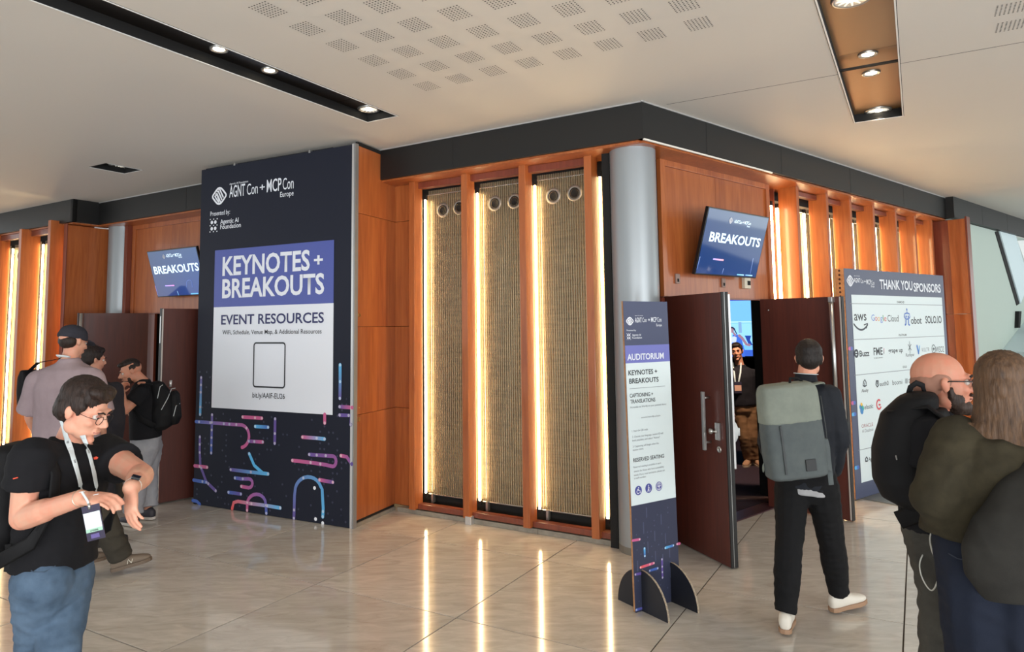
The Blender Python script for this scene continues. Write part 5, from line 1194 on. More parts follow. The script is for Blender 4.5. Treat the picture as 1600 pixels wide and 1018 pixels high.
CAP = cloth('charcoal_cap_cotton', (52, 52, 60)); b = MB(); b.sphere(HP(hf, 0, -.018, .058), (.088, .104, .072), hf[1], 20, 12); b.loft([(HP(hf, 0, -.018, .02), hf[1]@Vector((.086, 0, 0)), hf[1]@Vector((0, .104, 0))), (HP(hf, 0, -.018, .05), hf[1]@Vector((.088, 0, 0)), hf[1]@Vector((0, .105, 0)))])
cp_ = organic(b, 'cap', CAP, per, .007, 2)
b = MB(); b.loft([(HP(hf, 0, .075, .030), hf[1]@Vector((.070, 0, 0)), hf[1]@Vector((0, 0, .005))), (HP(hf, 0, .12, .022), hf[1]@Vector((.066, 0, 0)), hf[1]@Vector((0, 0, .004))), (HP(hf, 0, .155, .010), hf[1]@Vector((.045, 0, 0)), hf[1]@Vector((0, 0, .004))), (HP(hf, 0, .165, .006), hf[1]@Vector((.02, 0, 0)), hf[1]@Vector((0, 0, .003)))]); b.build('cap_brim', CAP, cp_, True)
b = MB(); top_shapes(b, J, .02, 1.22, .92, (.086, .090), (1.12, 1.12, 1.15), (1.1, 1.05, 1.0)); organic(b, 'shirt', TAUPE, per, .012, 5, (.008, (5, 5, 3.5), 5))
b = MB(); pants_shapes(b, J, 1.15, .06, (.105, .082, .072), (.17, .13), .97); organic(b, 'trousers', OLV, per, .011, 4, (.008, (7, 7, 14), 6))
RUN = mat('taupe_mesh_trainer', srgb(112, 98, 84), .75, bump=(300, (1, 1, 1), .5, .001)); shoe(J['anR'], 62, RUN, mat('taupe_sole', srgb(100, 84, 70), .6), per, 10, 1.02, RUN, mat('reflective_white', srgb(225, 220, 205), .4)); shoe(J['anL'], 40, RUN, MC['taupe_sole'], per, 0, 1.05, RUN)
MB().path([HP(hf, .05*math.cos(t), -.03+.06*math.sin(t), -.125) for t in [math.pi*(1+i/10) for i in range(11)]], .01, 8, flat=(.003, .012)).build('neck_ribbon', M_lan, per, True)
bg2 = thing('shoulder_bag', 'black bag hanging at the left side of the tall man in the cap', 'bag', at(42, 605, Y+.1), 0)
b = MB(); b.loft([(at(x, y, Y+.12), Vector((w_, 0, 0)), Vector((0, .09, 0))) for x, y, w_ in ((45, 577, .02), (44, 588, .05), (43, 610, .055), (43, 630, .05), (45, 642, .02))]); organic(b, 'bag_body', M_pk, bg2, .01, 3)
MB().path([at(45, 580, Y+.10), at(60, 566, Y+.05), at(84, 562, Y-.04), at(100, 558, Y+.1)], .01, 8, flat=(.018, .003), nrm=Z1).build('bag_strap', M_pk, bg2)

# ------------------------------------------------------------------ person 3: dark-haired person beyond them
Y = 6.35; DK3 = cloth('charcoal_jersey', (46, 44, 48))
J = dict(neck=at(150, 592, Y), headc=at(146, 562, Y+.03), shL=at(122, 610, Y+.1), shR=at(180, 608, Y-.06), elL=at(118, 660, Y+.1), wrL=at(132, 690, Y+.3), elR=at(183, 658, Y-.04), wrR=at(180, 700, Y+.12), pelvis=at(156, 706, Y))
J['hipL'] = at(146, 720, Y); J['hipR'] = at(166, 720, Y); J['knL'] = G(J['hipL'].x, Y+.05, .48); J['knR'] = G(J['hipR'].x, Y+.03, .48); J['anL'] = G(J['hipL'].x-.02, Y+.02, .085); J['anR'] = G(J['hipR'].x+.02, Y, .085)
per = person('dark-haired person in charcoal clothes half hidden behind the tall man in cap', J, 30)
hf = hframe(J['headc'], 40, -8); b = MB(); head_shapes(b, hf, .98); body_shapes(b, J); hand_shapes(b, J['wrR'], Vector((0, .1, -1)), Vector((-1, 0, 0))); hand_shapes(b, J['wrL'], Vector((0, .1, -1)), Vector((1, 0, 0)), side=-1)
organic(b, 'body', SK2, per, .009, 3, post=socket_post(hf, .98)); face_parts(hf, per, .98, HR1, (60, 50, 40), MC['lip_tone'])
b = MB(); hair_shapes(b, hf, 1.02, .006, .002, .004); organic(b, 'hair', hairm('near_black_hair', (40, 28, 24), (22, 15, 13)), per, .007, 3, (.003, (60, 60, 22), 3))
b = MB(); top_shapes(b, J, .06, 1.08, .9, (.066, .066), long=True); organic(b, 'jacket', DK3, per, .012, 5, (.008, (7, 7, 9), 7))
b = MB(); pants_shapes(b, J, 1.05, .05); organic(b, 'trousers', DK3, per, .012, 4, (.007, (8, 8, 14), 8))
for s_ in 'LR': shoe(J['an'+s_], 30, mat('dark_shoe', srgb(36, 34, 34), .6), mat('dark_sole', srgb(60, 56, 54), .6), per)

# ------------------------------------------------------------------ person 4: bearded man with black backpack, hand at his face
Y = 7.12; SK4 = skin('tan_skin', (190, 138, 112)); GRY = cloth('light_grey_fleece', (158, 158, 162), .95, .4, (140, 140, 146), 5); HR4 = MC['near_black_hair']
J = dict(neck=at(224, 593, Y), headc=at(204, 580, Y-.06), shL=at(221, 613, Y-.20), shR=at(230, 609, Y+.18), elL=at(195, 641, Y-.30), wrL=at(190, 612, Y-.32), elR=at(210, 650, Y+.15), wrR=at(196, 625, Y-.02), pelvis=at(228, 683, Y))
J['hipL'] = at(224, 700, Y-.09); J['hipR'] = at(231, 698, Y+.09); J['knL'] = at(214, 752, Y-.12); J['knR'] = at(230, 745, Y+.14); fl_a = onz(203, 821); fr_a = onz(226, 811)
J['anL'] = G(fl_a.x+.02, fl_a.y, .09); J['anR'] = G(fr_a.x+.03, fr_a.y, .09)
per = person('bearded man in black T-shirt and light grey trousers holding his hand to his face', J, -115)
hf = hframe(J['headc'], -122, -20); b = MB(); head_shapes(b, hf, 1.0, 1.03, 1.1); body_shapes(b, J, 1.12)
hand_shapes(b, J['wrL'], at(193, 596, Y-.24)-J['wrL'], Vector((1, .2, .2)), .95, (45, 60, 40), 1); hand_shapes(b, J['wrR'], Vector((-.4, -.3, .5)), Vector((0, 0, 1)), .95, (30, 40, 30))
organic(b, 'body', SK4, per, .007, 3, post=socket_post(hf)); face_parts(hf, per, 1., HR4, (40, 28, 22), mat('lip_tone_b', srgb(150, 96, 84), .5))
b = MB(); E_ = lambda c, r: b.sphere(HP(hf, *c), r, hf[1], 18, 12)
E_((0, -.01, .085), (.066, .078, .042)); E_((0, .055, .090), (.05, .035, .024)); E_((0, -.06, .05), (.069, .047, .058)); E_((.064, -.02, .035), (.012, .035, .03)); E_((-.064, -.02, .035), (.012, .035, .03)); organic(b, 'hair', HR4, per, .006, 2, (.004, (60, 60, 30), 5))
b = MB(); E_((0, .045, -.088), (.046, .048, .030)); E_((.044, .02, -.06), (.014, .035, .030)); E_((-.044, .02, -.06), (.014, .035, .030)); E_((0, .090, -.045), (.024, .010, .006)); organic(b, 'beard', hairm('dark_beard', (62, 46, 38), (36, 26, 22)), per, .006, 2, (.002, (80, 80, 80), 6))
b = MB(); top_shapes(b, J, .0, 1.1, .55, (.072, .076), (1.05, 1.08, 1.05)); organic(b, 'shirt', BLK, per, .011, 4, (.006, (8, 8, 10), 9))
b = MB(); pants_shapes(b, J, 1.12, .07, (.105, .086, .078), (.16, .13), .90); organic(b, 'trousers', GRY, per, .011, 4, (.008, (8, 8, 14), 10))
SN = mat('navy_trainer', srgb(52, 50, 58), .6); shoe(J['anL'], -60, SN, mat('offwhite_sole', srgb(200, 192, 184), .5), per, 0, 1, mat('red_lace', srgb(170, 60, 50), .6)); shoe(J['anR'], -75, SN, MC['offwhite_sole'], per, 0, 1, MC['offwhite_sole'])
MB().path([HP(hf, .058*math.cos(t), -.03+.062*math.sin(t), -.13) for t in [math.pi*(1+i/10) for i in range(11)]], .01, 8, flat=(.003, .012)).build('neck_ribbon', M_lan, per, True)
R_, U_, Fd_ = frame_of(J); bp = thing('backpack', 'black backpack with white zip piping on the bearded man in grey trousers', 'backpack', G(J['pelvis'].x+.2, Y, 0), 0)
cbk = at(252, 632, Y+.02); b = MB(); U2 = (U_*1+Fd_*-.05).normalized()
b.loft([(cbk+U2*z+Fd_*f_, R_*w_, Fd_*t_) for z, w_, t_, f_ in ((.24, .08, .03, .05), (.22, .13, .06, .04), (.08, .15, .11, .0), (-.1, .155, .13, -.01), (-.21, .14, .11, 0), (-.25, .10, .06, .02))], 22); pk = organic(b, 'pack_body', M_pk, bp, .01, 3, (.004, (9, 9, 9), 4))
b = MB(); cp2 = cbk-Fd_*.12-U2*.04; b.loft([(cp2+U2*z, R_*w_, Fd_*t_) for z, w_, t_ in ((.17, .06, .02), (.13, .10, .05), (-.10, .12, .07), (-.17, .08, .04))], 18); pk2 = organic(b, 'front_pocket', M_pk, bp, .01, 3)
zp = mat('white_zip', srgb(190, 195, 195), .4)
for sq in ([(246, 622), (250, 604), (254, 601)], [(252, 640), (262, 622), (268, 607), (274, 606)], [(271, 650), (275, 634), (281, 630)]):
    pts, nr = on_surface([pk, pk2], sq, .003); MB().path(pts, .0035, 6).build('zip', zp, pk)
MB().tube(at(266, 604, Y), at(267, 594, Y), .012).build('bottle_top', M_alu, bp, True)
MB().path([J['shL']+U_*.07-Fd_*.1, J['shL']+U_*.085, J['shL']+Fd_*.09+U_*.02, J['shL']+Fd_*.10-U_*.12, J['shL']-U_*.25+Fd_*.02, J['shL']-U_*.34-Fd_*.10], .02, 8, flat=(.028, .006), nrm=[U_, U_, Fd_, Fd_, -R_, -R_]).build('shoulder_strap', M_pk, bp, True)

# ------------------------------------------------------------------ person 5: man inside the auditorium doorway
Y = 9.47; TAN = cloth('tan_chino', (138, 102, 72), .9, .4); NVJ = cloth('dark_navy_jacket', (34, 32, 38))
J = dict(neck=at(1156, 570, Y), headc=at(1151, 549, Y-.03), shL=at(1176, 583, Y+.06), shR=at(1139, 583, Y-.06), elL=at(1182, 613, Y+.10), wrL=at(1176, 640, Y), elR=at(1134, 613, Y-.1), wrR=at(1140, 638, Y-.18), pelvis=at(1163, 632, Y))
J['hipL'] = at(1173, 638, Y); J['hipR'] = at(1156, 638, Y); J['knL'] = at(1176, 682, Y-.05); J['knR'] = at(1163, 684, Y-.06); a_ = onz(1182, 727); J['anL'] = G(a_.x, a_.y, .085); a_ = onz(1170, 727); J['anR'] = G(a_.x, a_.y, .085)
per = person('man in dark jacket and tan chinos standing inside the auditorium doorway', J, 200)
hf = hframe(J['headc'], 202, -4, 6); b = MB(); head_shapes(b, hf, .98); body_shapes(b, J, .95, .9); hand_shapes(b, J['wrR'], Vector((.2, 0, -1)), Vector((1, 0, 0)), .95); hand_shapes(b, J['wrL'], Vector((-.1, 0, -1)), Vector((-1, 0, 0)), .95, side=-1)
organic(b, 'body', SK4, per, .008, 2, post=socket_post(hf, .98)); face_parts(hf, per, .98, HR4, (40, 28, 22), MC['lip_tone_b'])
b = MB(); hair_shapes(b, hf, 1.0, -.002, -.003, -.004); organic(b, 'hair', HR4, per, .007, 2, (.002, (60, 60, 30), 5))
b = MB(); top_shapes(b, J, .0, 1.03, .9, (.062, .06), long=True); jk = organic(b, 'jacket', NVJ, per, .01, 4, (.006, (8, 8, 8), 11))
b = MB(); pants_shapes(b, J, 1.0, .05, (.09, .07, .06), (.15, .11), .97); organic(b, 'trousers', TAN, per, .01, 4, (.007, (8, 8, 16), 12))
for s_, yw in (('L', 175), ('R', 215)): shoe(J['an'+s_], yw, mat('tan_suede', srgb(176, 132, 100), .8), mat('pale_sole', srgb(200, 175, 150), .6), per, 0, .95, MC['pale_sole'] if 'pale_sole' in MC else None)
lan = thing('lanyard', 'white lanyard with badge on the man in the auditorium doorway', 'lanyard', G(J['pelvis'].x, Y, 0), 0)
for sq in ([(1146, 566), (1147, 580), (1149, 597)], [(1158, 566), (1157, 582), (1154, 597)]):
    pts, nr = on_surface([jk], sq, .008); MB().path(pts, .01, 6, flat=(.010, .0015), nrm=Vector((0, -1, 0))).build('strap', M_lan, lan)
pts, nr = on_surface([jk], [(1153, 605)], .02); q = pts[0]; fr = (q, Vector((1, 0, 0)), Vector((0, 1, 0)), Z1)
MB().box(fr, -.05, .05, 0, .004, -.075, .075).build('badge_sleeve', MC['clear_dark_plastic'], lan); MB().box(fr, -.045, .045, -.003, 0, -.045, .03).build('badge_card', mat('pink_card', srgb(220, 170, 150), .5), lan)

# ------------------------------------------------------------------ person 6: man with the grey backpack
SK6 = skin('warm_skin', (200, 148, 122)); NAVY = cloth('dark_navy_softshell', (31, 34, 40), .75, .3, (26, 28, 34)); BTR = cloth('black_denim', (20, 20, 22), .85, .5)
J = dict(neck=at(1259, 592, 4.66), headc=at(1264, 560, 4.68), shL=at(1209, 617, 4.74), shR=at(1296, 617, 4.60), elL=at(1199, 690, 4.74), wrL=at(1212, 738, 4.90), elR=at(1311, 684, 4.58), wrR=at(1303, 737, 4.72), pelvis=at(1258, 738, 4.65))
J['hipL'] = at(1238, 758, 4.68); J['hipR'] = at(1283, 758, 4.62); J['knL'] = at(1232, 862, 4.50); J['knR'] = at(1300, 850, 4.66)
J['anL'] = at(1227, 957, 4.44); J['anR'] = at(1311, 926, 4.72); J['anL'].z = .10; J['anR'].z = .105
per = person('man in dark navy jacket and black trousers walking to the open doors', J, 15)
hf = hframe(J['headc'], 20, -2); b = MB(); head_shapes(b, hf, 1.0); body_shapes(b, J, 1.05, 1., 1., .058)
hand_shapes(b, J['wrL'], J['wrL']-J['elL'], Vector((1, 0, 0)), 1, side=-1); hand_shapes(b, J['wrR'], J['wrR']-J['elR'], Vector((-1, 0, 0)), 1)
organic(b, 'body', SK6, per, .007, 3, post=socket_post(hf)); face_parts(hf, per, 1., HR4, (50, 36, 28), MC['lip_tone'])
b = MB(); hair_shapes(b, hf, 1.0, .004, -.002, .002); organic(b, 'hair', hairm('short_dark_hair', (34, 25, 21), (18, 14, 12)), per, .006, 2, (.002, (110, 110, 60), 5))
b = MB(); top_shapes(b, J, .09, 1.04, .9, (.071, .066), (1.0, 1.04, 1.0), long=True, slope=.8); jk = organic(b, 'jacket', NAVY, per, .010, 4, (.007, (9, 9, 11), 13))
R_, U_, Fd_ = frame_of(J); b = MB(); pv = J['pelvis']; b.loft([(pv-U_*.05, R_*.172, Fd_*.132), (pv-U_*.126, R_*.175, Fd_*.138)]); organic(b, 'shirt_tail', cloth('pale_grey_jersey', (170, 170, 172)), per, .009, 3)
b = MB(); b.loft([(J['neck']-U_*.02, R_*.074, Fd_*.070), (J['neck']+U_*.035, R_*.066, Fd_*.064)]); organic(b, 'collar', NAVY, per, .007, 2)
b = MB(); pants_shapes(b, J, 1.0, .05, (.108, .080, .062), (.172, .132), .96); organic(b, 'trousers', BTR, per, .009, 4, (.006, (8, 8, 18), 14))
WSH = mat('offwhite_leather', srgb(208, 202, 190), .5); shoe(J['anL'], 25, WSH, M_rub, per, -2, 1.02, mat('white_lace', srgb(225, 222, 215), .6)); shoe(J['anR'], 72, WSH, M_rub, per, 6, 1.02, MC['white_lace'])
MB().path([J['neck']+U_*.036+R_*.066*math.cos(t)+Fd_*.064*math.sin(t) for t in [math.pi*(1+i/12) for i in range(13)]], .01, 8, flat=(.012, .003), nrm=-U_).build('neck_ribbon', M_lan, per, True)
# grey two-tone backpack
bp = thing('backpack', 'two-tone grey backpack worn by the man walking to the doors', 'backpack', G(J['pelvis'].x-.1, 4.4, 0), -math.radians(8))
RB_ = Vector((math.cos(math.radians(-4)), -math.sin(math.radians(-4)), .085)).normalized(); FB_ = Z1.cross(RB_).normalized(); UB_ = RB_.cross(FB_).normalized()
cb0 = at(1236, 672, 4.40)
def packring(z, w_, t_, y=0, x=0): return (cb0+UB_*z+FB_*y+RB_*x, RB_*w_, FB_*t_)
def bloft(rings, n=28, pw=.45):
    b = MB(); vs = []
    for c, e, g in rings:
        for i in range(n):
            t = 2*math.pi*i/n; ct, st_ = math.cos(t), math.sin(t); vs.append(c+e*math.copysign(abs(ct)**pw, ct)+g*math.copysign(abs(st_)**pw, st_))
    m = len(rings); fs = [(j*n+i, j*n+(i+1) % n, (j+1)*n+(i+1) % n, (j+1)*n+i) for j in range(m-1) for i in range(n)]+[tuple(range(n))[::-1], tuple(range((m-1)*n, m*n))]
    b.add(vs, fs); return b
GL = cloth('light_sage_canvas', (128, 134, 124), .9, .6, (116, 122, 114), 8); GD = cloth('slate_grey_canvas', (88, 94, 94), .9, .6, (78, 84, 86), 8)
organic(bloft([packring(-.285, .16, .07, 0), packring(-.27, .178, .09), packring(-.1, .185, .095), packring(.03, .182, .092), packring(.07, .18, .09)]), 'pack_body', GD, bp, .008, 2, (.003, (8, 8, 8), 15))
organic(bloft([packring(.055, .183, .094), packring(.15, .182, .094), packring(.235, .178, .09), packring(.272, .168, .082, -.0), packring(.29, .15, .06, .01)]), 'pack_lid', GL, bp, .008, 3, (.004, (8, 8, 8), 16))
MB().box((cb0, RB_, FB_, UB_), .02, .085, -.102, -.092, -.235, -.165).build('logo_patch', mat('black_rubber_patch', srgb(34, 36, 38), .6), bp, bevel=.003)
MB().box((cb0, RB_, FB_, UB_), -.112, -.10, -.100, -.090, -.24, .05).build('vertical_zip', mat('dark_zip', srgb(52, 56, 58), .6), bp)
MB().path([cb0+RB_*.187+UB_*.2-FB_*.06, cb0+RB_*.193+UB_*.0-FB_*.06, cb0+RB_*.19-UB_*.25-FB_*.05], .003, 6).build('side_zip', MC['dark_zip'], bp, True)
organic(bloft([(cb0+RB_*.175-UB_*.26, RB_*.03, FB_*.06), (cb0+RB_*.18-UB_*.12, RB_*.03, FB_*.07), (cb0+RB_*.178-UB_*.06, RB_*.025, FB_*.07)]), 'side_pocket', GD, bp, .008, 3)
for s_, sh in ((-1, J['shL']), (1, J['shR'])):
    n_ = J['neck']+(sh-J['neck'])*.62
    MB().path([cb0+UB_*.25+RB_*s_*.12+FB_*.06, n_-Fd_*.06+U_*.045, n_+Fd_*.03+U_*.03, n_+Fd_*.12-U_*.06, n_+Fd_*.13-U_*.2, n_+Fd_*.03-U_*.34+R_*s_*.07, cb0-UB_*.22+RB_*s_*.19+FB_*.04], .02, 8, flat=(.03, .006), nrm=[U_, U_, U_, Fd_, Fd_, R_*s_, R_*s_]).build('shoulder_strap', GL, bp, True)
MB().path([at(1287, 690, 4.42), at(1293, 705, 4.42), at(1296, 730, 4.42), at(1299, 757, 4.42)], .01, 6, flat=(.016, .002), nrm=Vector((0, -1, 0))).build('webbing_tail', GD, bp)
MB().path([cb0+UB_*.285+RB_*.03, cb0+UB_*.315+RB_*.05+FB_*.03, cb0+UB_*.31+RB_*.10+FB_*.03, cb0+UB_*.28+RB_*.12], .008, 8).build('grab_handle', M_pk, bp, True)

# ------------------------------------------------------------------ person 7: bald bearded man in glasses
SK7 = skin('ruddy_skin', (190, 136, 112)); DJ = cloth('dark_olive_denim', (74, 72, 66), .85, .8, (56, 54, 50), 6)
Y = 2.92
J = dict(neck=at(1460, 640, Y), headc=at(1473, 598, Y-.02), shR=at(1452, 672, Y-.17), shL=at(1474, 668, Y+.18), elR=at(1456, 770, Y-.2), wrR=at(1530, 800, Y-.25), elL=at(1490, 765, Y+.22), wrL=at(1545, 790, Y+.1), pelvis=at(1468, 812, Y))
J['hipR'] = at(1470, 838, Y-.09); J['hipL'] = at(1472, 836, Y+.10); J['knR'] = at(1478, 955, Y-.12); J['knL'] = at(1500, 930, Y+.12); J['anR'] = G(J['knR'].x-.02, Y-.08, .085); J['anL'] = G(J['knL'].x+.02, Y+.14, .085)
per = person('bald bearded man in glasses and black shirt facing right', J, 112)
hf = hframe(J['headc'], 108, 0); k = 1.06; b = MB(); head_shapes(b, hf, k, 1.04); body_shapes(b, J, 1.1); hand_shapes(b, J['wrR'], J['wrR']-J['elR'], Z1, 1.); hand_shapes(b, J['wrL'], J['wrL']-J['elL'], Z1, 1., side=-1)
organic(b, 'body', SK7, per, .0058, 3, post=socket_post(hf, k)); face_parts(hf, per, k, HR4, (50, 36, 28), MC['lip_tone_b'])
b = MB(); E_ = lambda c, r: b.sphere(HP(hf, *[q*k for q in c]), tuple(q*k for q in r), hf[1], 18, 12)
E_((0, .042, -.088), (.050, .052, .034)); E_((0, .078, -.098), (.028, .022, .024))
for s_ in (-1, 1): E_((s_*.046, .024, -.060), (.017, .036, .034)); E_((s_*.064, .010, -.034), (.009, .012, .026))
E_((0, .090, -.044), (.026, .011, .007)); organic(b, 'beard', hairm('brown_beard', (64, 48, 40), (40, 30, 26)), per, .006, 2, (.003, (80, 80, 80), 6))
b = MB(); E_((0, -.050, .000), (.074, .064, .060)); E_((.066, -.02, .012), (.013, .038, .034)); E_((-.066, -.02, .012), (.013, .038, .034)); organic(b, 'hair', mat('stubble_hair', srgb(146, 104, 86), .7, bump=(300, (1, 1, 1), .4, .001)), per, .006, 3)
gm = mat('black_acetate', srgb(16, 16, 18), .2); g_ = MB()
for s_ in (-1, 1):
    ring = [HP(hf, (s_*.033+.026*math.cos(t))*k, (.103-.006*abs(math.cos(t)))*k, (.002+.019*math.sin(t))*k) for t in [2*math.pi*i/20 for i in range(21)]]
    g_.path(ring, .0026, 6); g_.path([HP(hf, s_*.060*k, .096*k, .012*k), HP(hf, s_*.077*k, .07*k, .012*k), HP(hf, s_*.083*k, -.0*k, .012*k), HP(hf, s_*.082*k, -.02*k, -.004*k)], .0028, 6)
g_.path([HP(hf, -.010*k, .104*k, .006*k), HP(hf, 0, .108*k, .010*k), HP(hf, .010*k, .104*k, .006*k)], .0026, 6); gl = g_.build('glasses', gm, per, True)
for s_ in (-1, 1):
    l_ = MB(); l_.add([HP(hf, (s_*.033+.024*math.cos(t))*k, (.102-.006*abs(math.cos(t)))*k, (.002+.017*math.sin(t))*k) for t in [2*math.pi*i/16 for i in range(16)]], [tuple(range(16))]); l_.build('lens', mat('spectacle_glass', (.9, .95, 1, 1), .02, trans=.85), gl, recalc=False)
b = MB(); top_shapes(b, J, .02, 1.1, .6, (.072, .074), (1.05, 1.12, 1.08)); organic(b, 'shirt', BLK, per, .010, 4, (.006, (8, 8, 10), 17))
b = MB(); pants_shapes(b, J, 1.05, .10, (.104, .088, .075), (.165, .13), .96); organic(b, 'jeans', DJ, per, .010, 4, (.009, (8, 8, 16), 18))
for s_ in 'LR': shoe(J['an'+s_], 110, MC['dark_shoe'], MC['dark_sole'], per)
R_, U_, Fd_ = frame_of(J)
MB().path([HP(hf, .062*math.cos(t)*k, (-.03+.064*math.sin(t))*k, -.128*k) for t in [math.pi*(1.0+i/10) for i in range(11)]], .01, 8, flat=(.003, .013)).build('collar', mat('white_collar', srgb(200, 205, 205), .7), per, True)
bp = thing('backpack', 'large plain black backpack with top loop on the bald man', 'backpack', G(J['pelvis'].x-.25, Y, 0), 0)
cbk = at(1417, 700, Y-.03); b = MB(); U2 = (U_+Fd_*.02).normalized()
b.loft([(cbk+U2*z+Fd_*f_, R_*w_, Fd_*t_) for z, w_, t_, f_ in ((.23, .07, .04, .06), (.21, .12, .07, .045), (.14, .15, .10, .01), (.0, .17, .12, -.005), (-.12, .17, .125, .0), (-.19, .15, .11, .02), (-.225, .11, .07, .05))], 24); pk = organic(b, 'pack_body', M_pk, bp, .010, 3, (.004, (7, 7, 7), 19))
b = MB(); b.loft([(cbk+Fd_*.10+U2*z-R_*.0, R_*w_, Fd_*t_) for z, w_, t_ in ((.17, .10, .04), (.12, .155, .06), (-.17, .16, .06), (-.2, .1, .03))], 20); organic(b, 'rear_panel', M_pk, bp, .010, 3)
MB().path([at(1419, 618, Y-.05), at(1423, 604, Y-.06), at(1432, 598, Y-.07), at(1442, 602, Y-.06), at(1448, 618, Y-.05)], .008, 8, flat=(.012, .004), nrm=Vector((0, -1, 0))).build('grab_loop', M_pk, bp, True)
MB().path([J['shR']+U_*.06-Fd_*.14, J['shR']+U_*.09, J['shR']+Fd_*.09+U_*.02, J['shR']+Fd_*.12-U_*.12, J['shR']-U_*.28+Fd_*.03, J['shR']-U_*.36-Fd_*.12], .02, 8, flat=(.034, .008), nrm=[U_, U_, Fd_, Fd_, R_, R_]).build('shoulder_strap', M_pk, bp, True)
pts, nr = on_surface([pk], [(1400, 711), (1401.5, 718)], .004); MB().path(pts, .003, 6).build('zip_pull', M_steel, bp)
b = MB(); b.loft([(at(x, y, Y+.12), Vector((w_, 0, 0)), Vector((0, .03, 0))) for x, y, w_ in ((1373, 715, .012), (1377, 738, .022), (1384, 757, .018), (1387, 768, .006))]); b.build('brown_side_flap', cloth('brown_canvas', (92, 70, 50)), bp, True)
cbx = thing('charging_cable', 'thin white cable looping down beside the bald man\'s jeans', 'cable', at(1460, 860, 2.75), 0)
pts = [at(x, y, yy) for x, y, yy in ((1492, 822, 2.62), (1478, 819, 2.68), (1461, 823, 2.74), (1453, 838, 2.74), (1455, 856, 2.7), (1462, 876, 2.66), (1466, 895, 2.64), (1463, 912, 2.66), (1456, 922, 2.7), (1447, 914, 2.72), (1439, 897, 2.74), (1437, 880, 2.76), (1442, 866, 2.78), (1450, 858, 2.8))]
sm_ = []
for i in range(len(pts)-1):
    p0, p1, p2, p3 = pts[max(0, i-1)], pts[i], pts[i+1], pts[min(len(pts)-1, i+2)]
    for t in (0, .25, .5, .75): sm_.append(.5*((2*p1)+(p2-p0)*t+(2*p0-5*p1+4*p2-p3)*t*t+(3*p1-p0-3*p2+p3)*t**3))
MB().path(sm_+[pts[-1]], .0026, 6).build('cord', mat('white_cord', srgb(190, 190, 182), .5), cbx, True)

# ------------------------------------------------------------------ person 8: woman with long brown hair, back turned
SK8 = skin('pale_skin', (206, 160, 136)); OLG = cloth('olive_green_knit', (54, 49, 36), .95, .9, (42, 38, 28), 10); NJ = cloth('dark_navy_denim', (26, 32, 46), .85, .6); CH = cloth('charcoal_wool', (44, 43, 40), .98, .9, (36, 35, 33), 8)
Y = 2.40
J = dict(neck=at(1568, 668, Y), headc=at(1570, 608, Y+.02), shL=at(1499, 690, Y+.04), shR=at(1648, 690, Y-.12), elL=at(1466, 772, Y+.0), wrL=at(1505, 850, Y+.10), elR=at(1680, 790, Y-.12), wrR=at(1650, 860, Y+.02), pelvis=at(1562, 850, Y))
J['hipL'] = at(1535, 880, Y+.02); J['hipR'] = at(1600, 880, Y-.06); J['knL'] = G(J['hipL'].x-.0, Y+.06, .50); J['knR'] = G(J['hipR'].x+.02, Y+.0, .50); J['anL'] = G(J['hipL'].x, Y+.02, .085); J['anR'] = G(J['hipR'].x+.02, Y-.05, .085)
per = person('woman in olive green sweater with long brown hair, back turned', J, 45)
hf = hframe(J['headc'], 40, -4); k = 1.0; b = MB(); head_shapes(b, hf, k, .95, .9); body_shapes(b, J, 1.1, 1.15, 1.1); hand_shapes(b, J['wrL'], Vector((.4, .3, -.6)), Vector((1, 0, 0)), .92, side=-1); hand_shapes(b, J['wrR'], Vector((-.3, .3, -.6)), Vector((-1, 0, 0)), .92)
organic(b, 'body', SK8, per, .007, 3, post=socket_post(hf)); face_parts(hf, per, 1., MC['dark_brown_hair'], (70, 50, 36), MC['lip_tone'])
HR8 = hairm('long_brown_hair', (92, 68, 48), (58, 42, 31)); b = MB(); hair_shapes(b, hf, 1.0, .004, .003, .012, .0)
R_, U_, Fd_ = frame_of(J); hc = J['headc']
b.loft([(hc+Z1*.03-Fd_*.03, R_*.083, Fd_*.084), (hc-Z1*.07-Fd_*.04, R_*.090, Fd_*.080), (hc-Z1*.16-Fd_*.065, R_*.108, Fd_*.07), (hc-Z1*.25-Fd_*.095+R_*.01, R_*.13, Fd_*.055), (hc-Z1*.35-Fd_*.12, R_*.125, Fd_*.042), (hc-Z1*.44-Fd_*.125-R_*.01, R_*.085, Fd_*.02)], 26)
rr = random.Random(4)
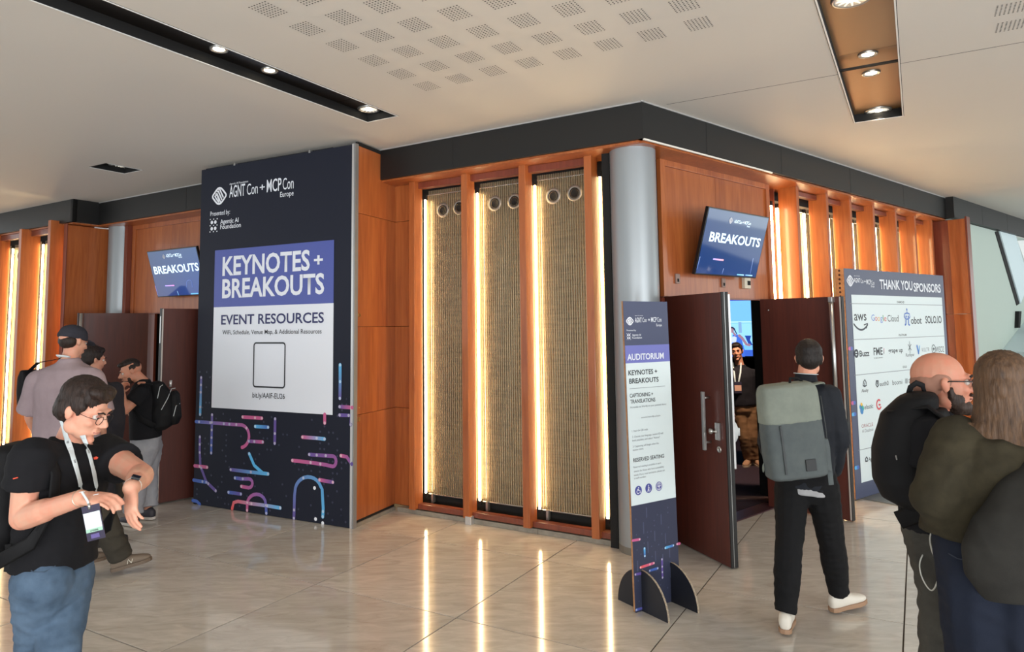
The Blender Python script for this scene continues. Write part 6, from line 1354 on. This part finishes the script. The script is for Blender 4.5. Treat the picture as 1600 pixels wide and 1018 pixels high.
for i in range(26):
    x = (i/25-.5)*.24; z0 = -.12-rr.random()*.06; z1 = -.40-rr.random()*.09-(.02 if abs(x) < .05 else 0); b.cap(hc+R_*x*.85+Z1*z0-Fd_*(.10+.012*rr.random()), hc+R_*(x*1.05+rr.uniform(-.02, .02))+Z1*z1-Fd_*(.125+.02*rr.random()), .013, .005)
organic(b, 'hair', HR8, per, .006, 2, (.004, (70, 70, 6), 5))
b = MB(); top_shapes(b, J, -.01, 1.16, .9, (.088, .086), (1.05, 1.12, 1.16), (1.08, 1.15, 1.15), long=True); sw8 = organic(b, 'sweater', OLG, per, .010, 4, (.010, (9, 9, 13), 20))
b = MB(); pants_shapes(b, J, 1.14, .06, (.118, .09, .08), (.180, .15), .96, 1.1); nj = organic(b, 'jeans', NJ, per, .010, 4, (.006, (8, 8, 14), 21))
for s_ in 'LR': shoe(J['an'+s_], 45, MC['dark_shoe'], MC['dark_sole'], per, 0, .92)
pts, nr = on_surface([nj], [(1482, 864), (1496, 872), (1515, 876), (1535, 876)], .003); MB().path(pts, .002, 5).build('pocket_seam', cloth('denim_seam', (60, 66, 78)), nj)
# charcoal jacket slung over her right side
jk8 = thing('jacket', 'charcoal wool jacket slung over the right side of the woman', 'jacket', at(1600, 800, 2.2), 0)
b = MB(); b.loft([(at(x, y, yy), Vector((w_, -.3*w_, 0)), Vector((.25*t_, t_, 0))) for x, y, yy, w_, t_ in ((1655, 668, 2.36, .04, .09), (1652, 690, 2.30, .08, .08), (1645, 750, 2.22, .125, .075), (1628, 805, 2.19, .150, .07), (1606, 860, 2.19, .170, .065), (1600, 905, 2.21, .155, .055), (1606, 938, 2.23, .11, .04))], 24)
organic(b, 'jacket_body', CH, jk8, .010, 4, (.022, (6.5, 6.5, 2), 22))

# ------------------------------------------------------------------ groups of like things
GR = {'ceiling light': 'round downlights in the ceiling', 'open door': '', 'door': 'red door leaves standing open', 'screen': None, 'backpack': 'backpacks worn by the people', 'person': 'people in the lobby', 'lanyard': 'white lanyards with badges', 'outlet': 'cable outlets under the right wall screen'}
for o in list(SC.objects):
    if o.parent is None and o.get('category') in GR and GR[o['category']]: o['group'] = GR[o['category']]
for o in list(SC.objects):
    if o.name.startswith('wall_screen'): o['group'] = 'tilted wall screens above the doorways'
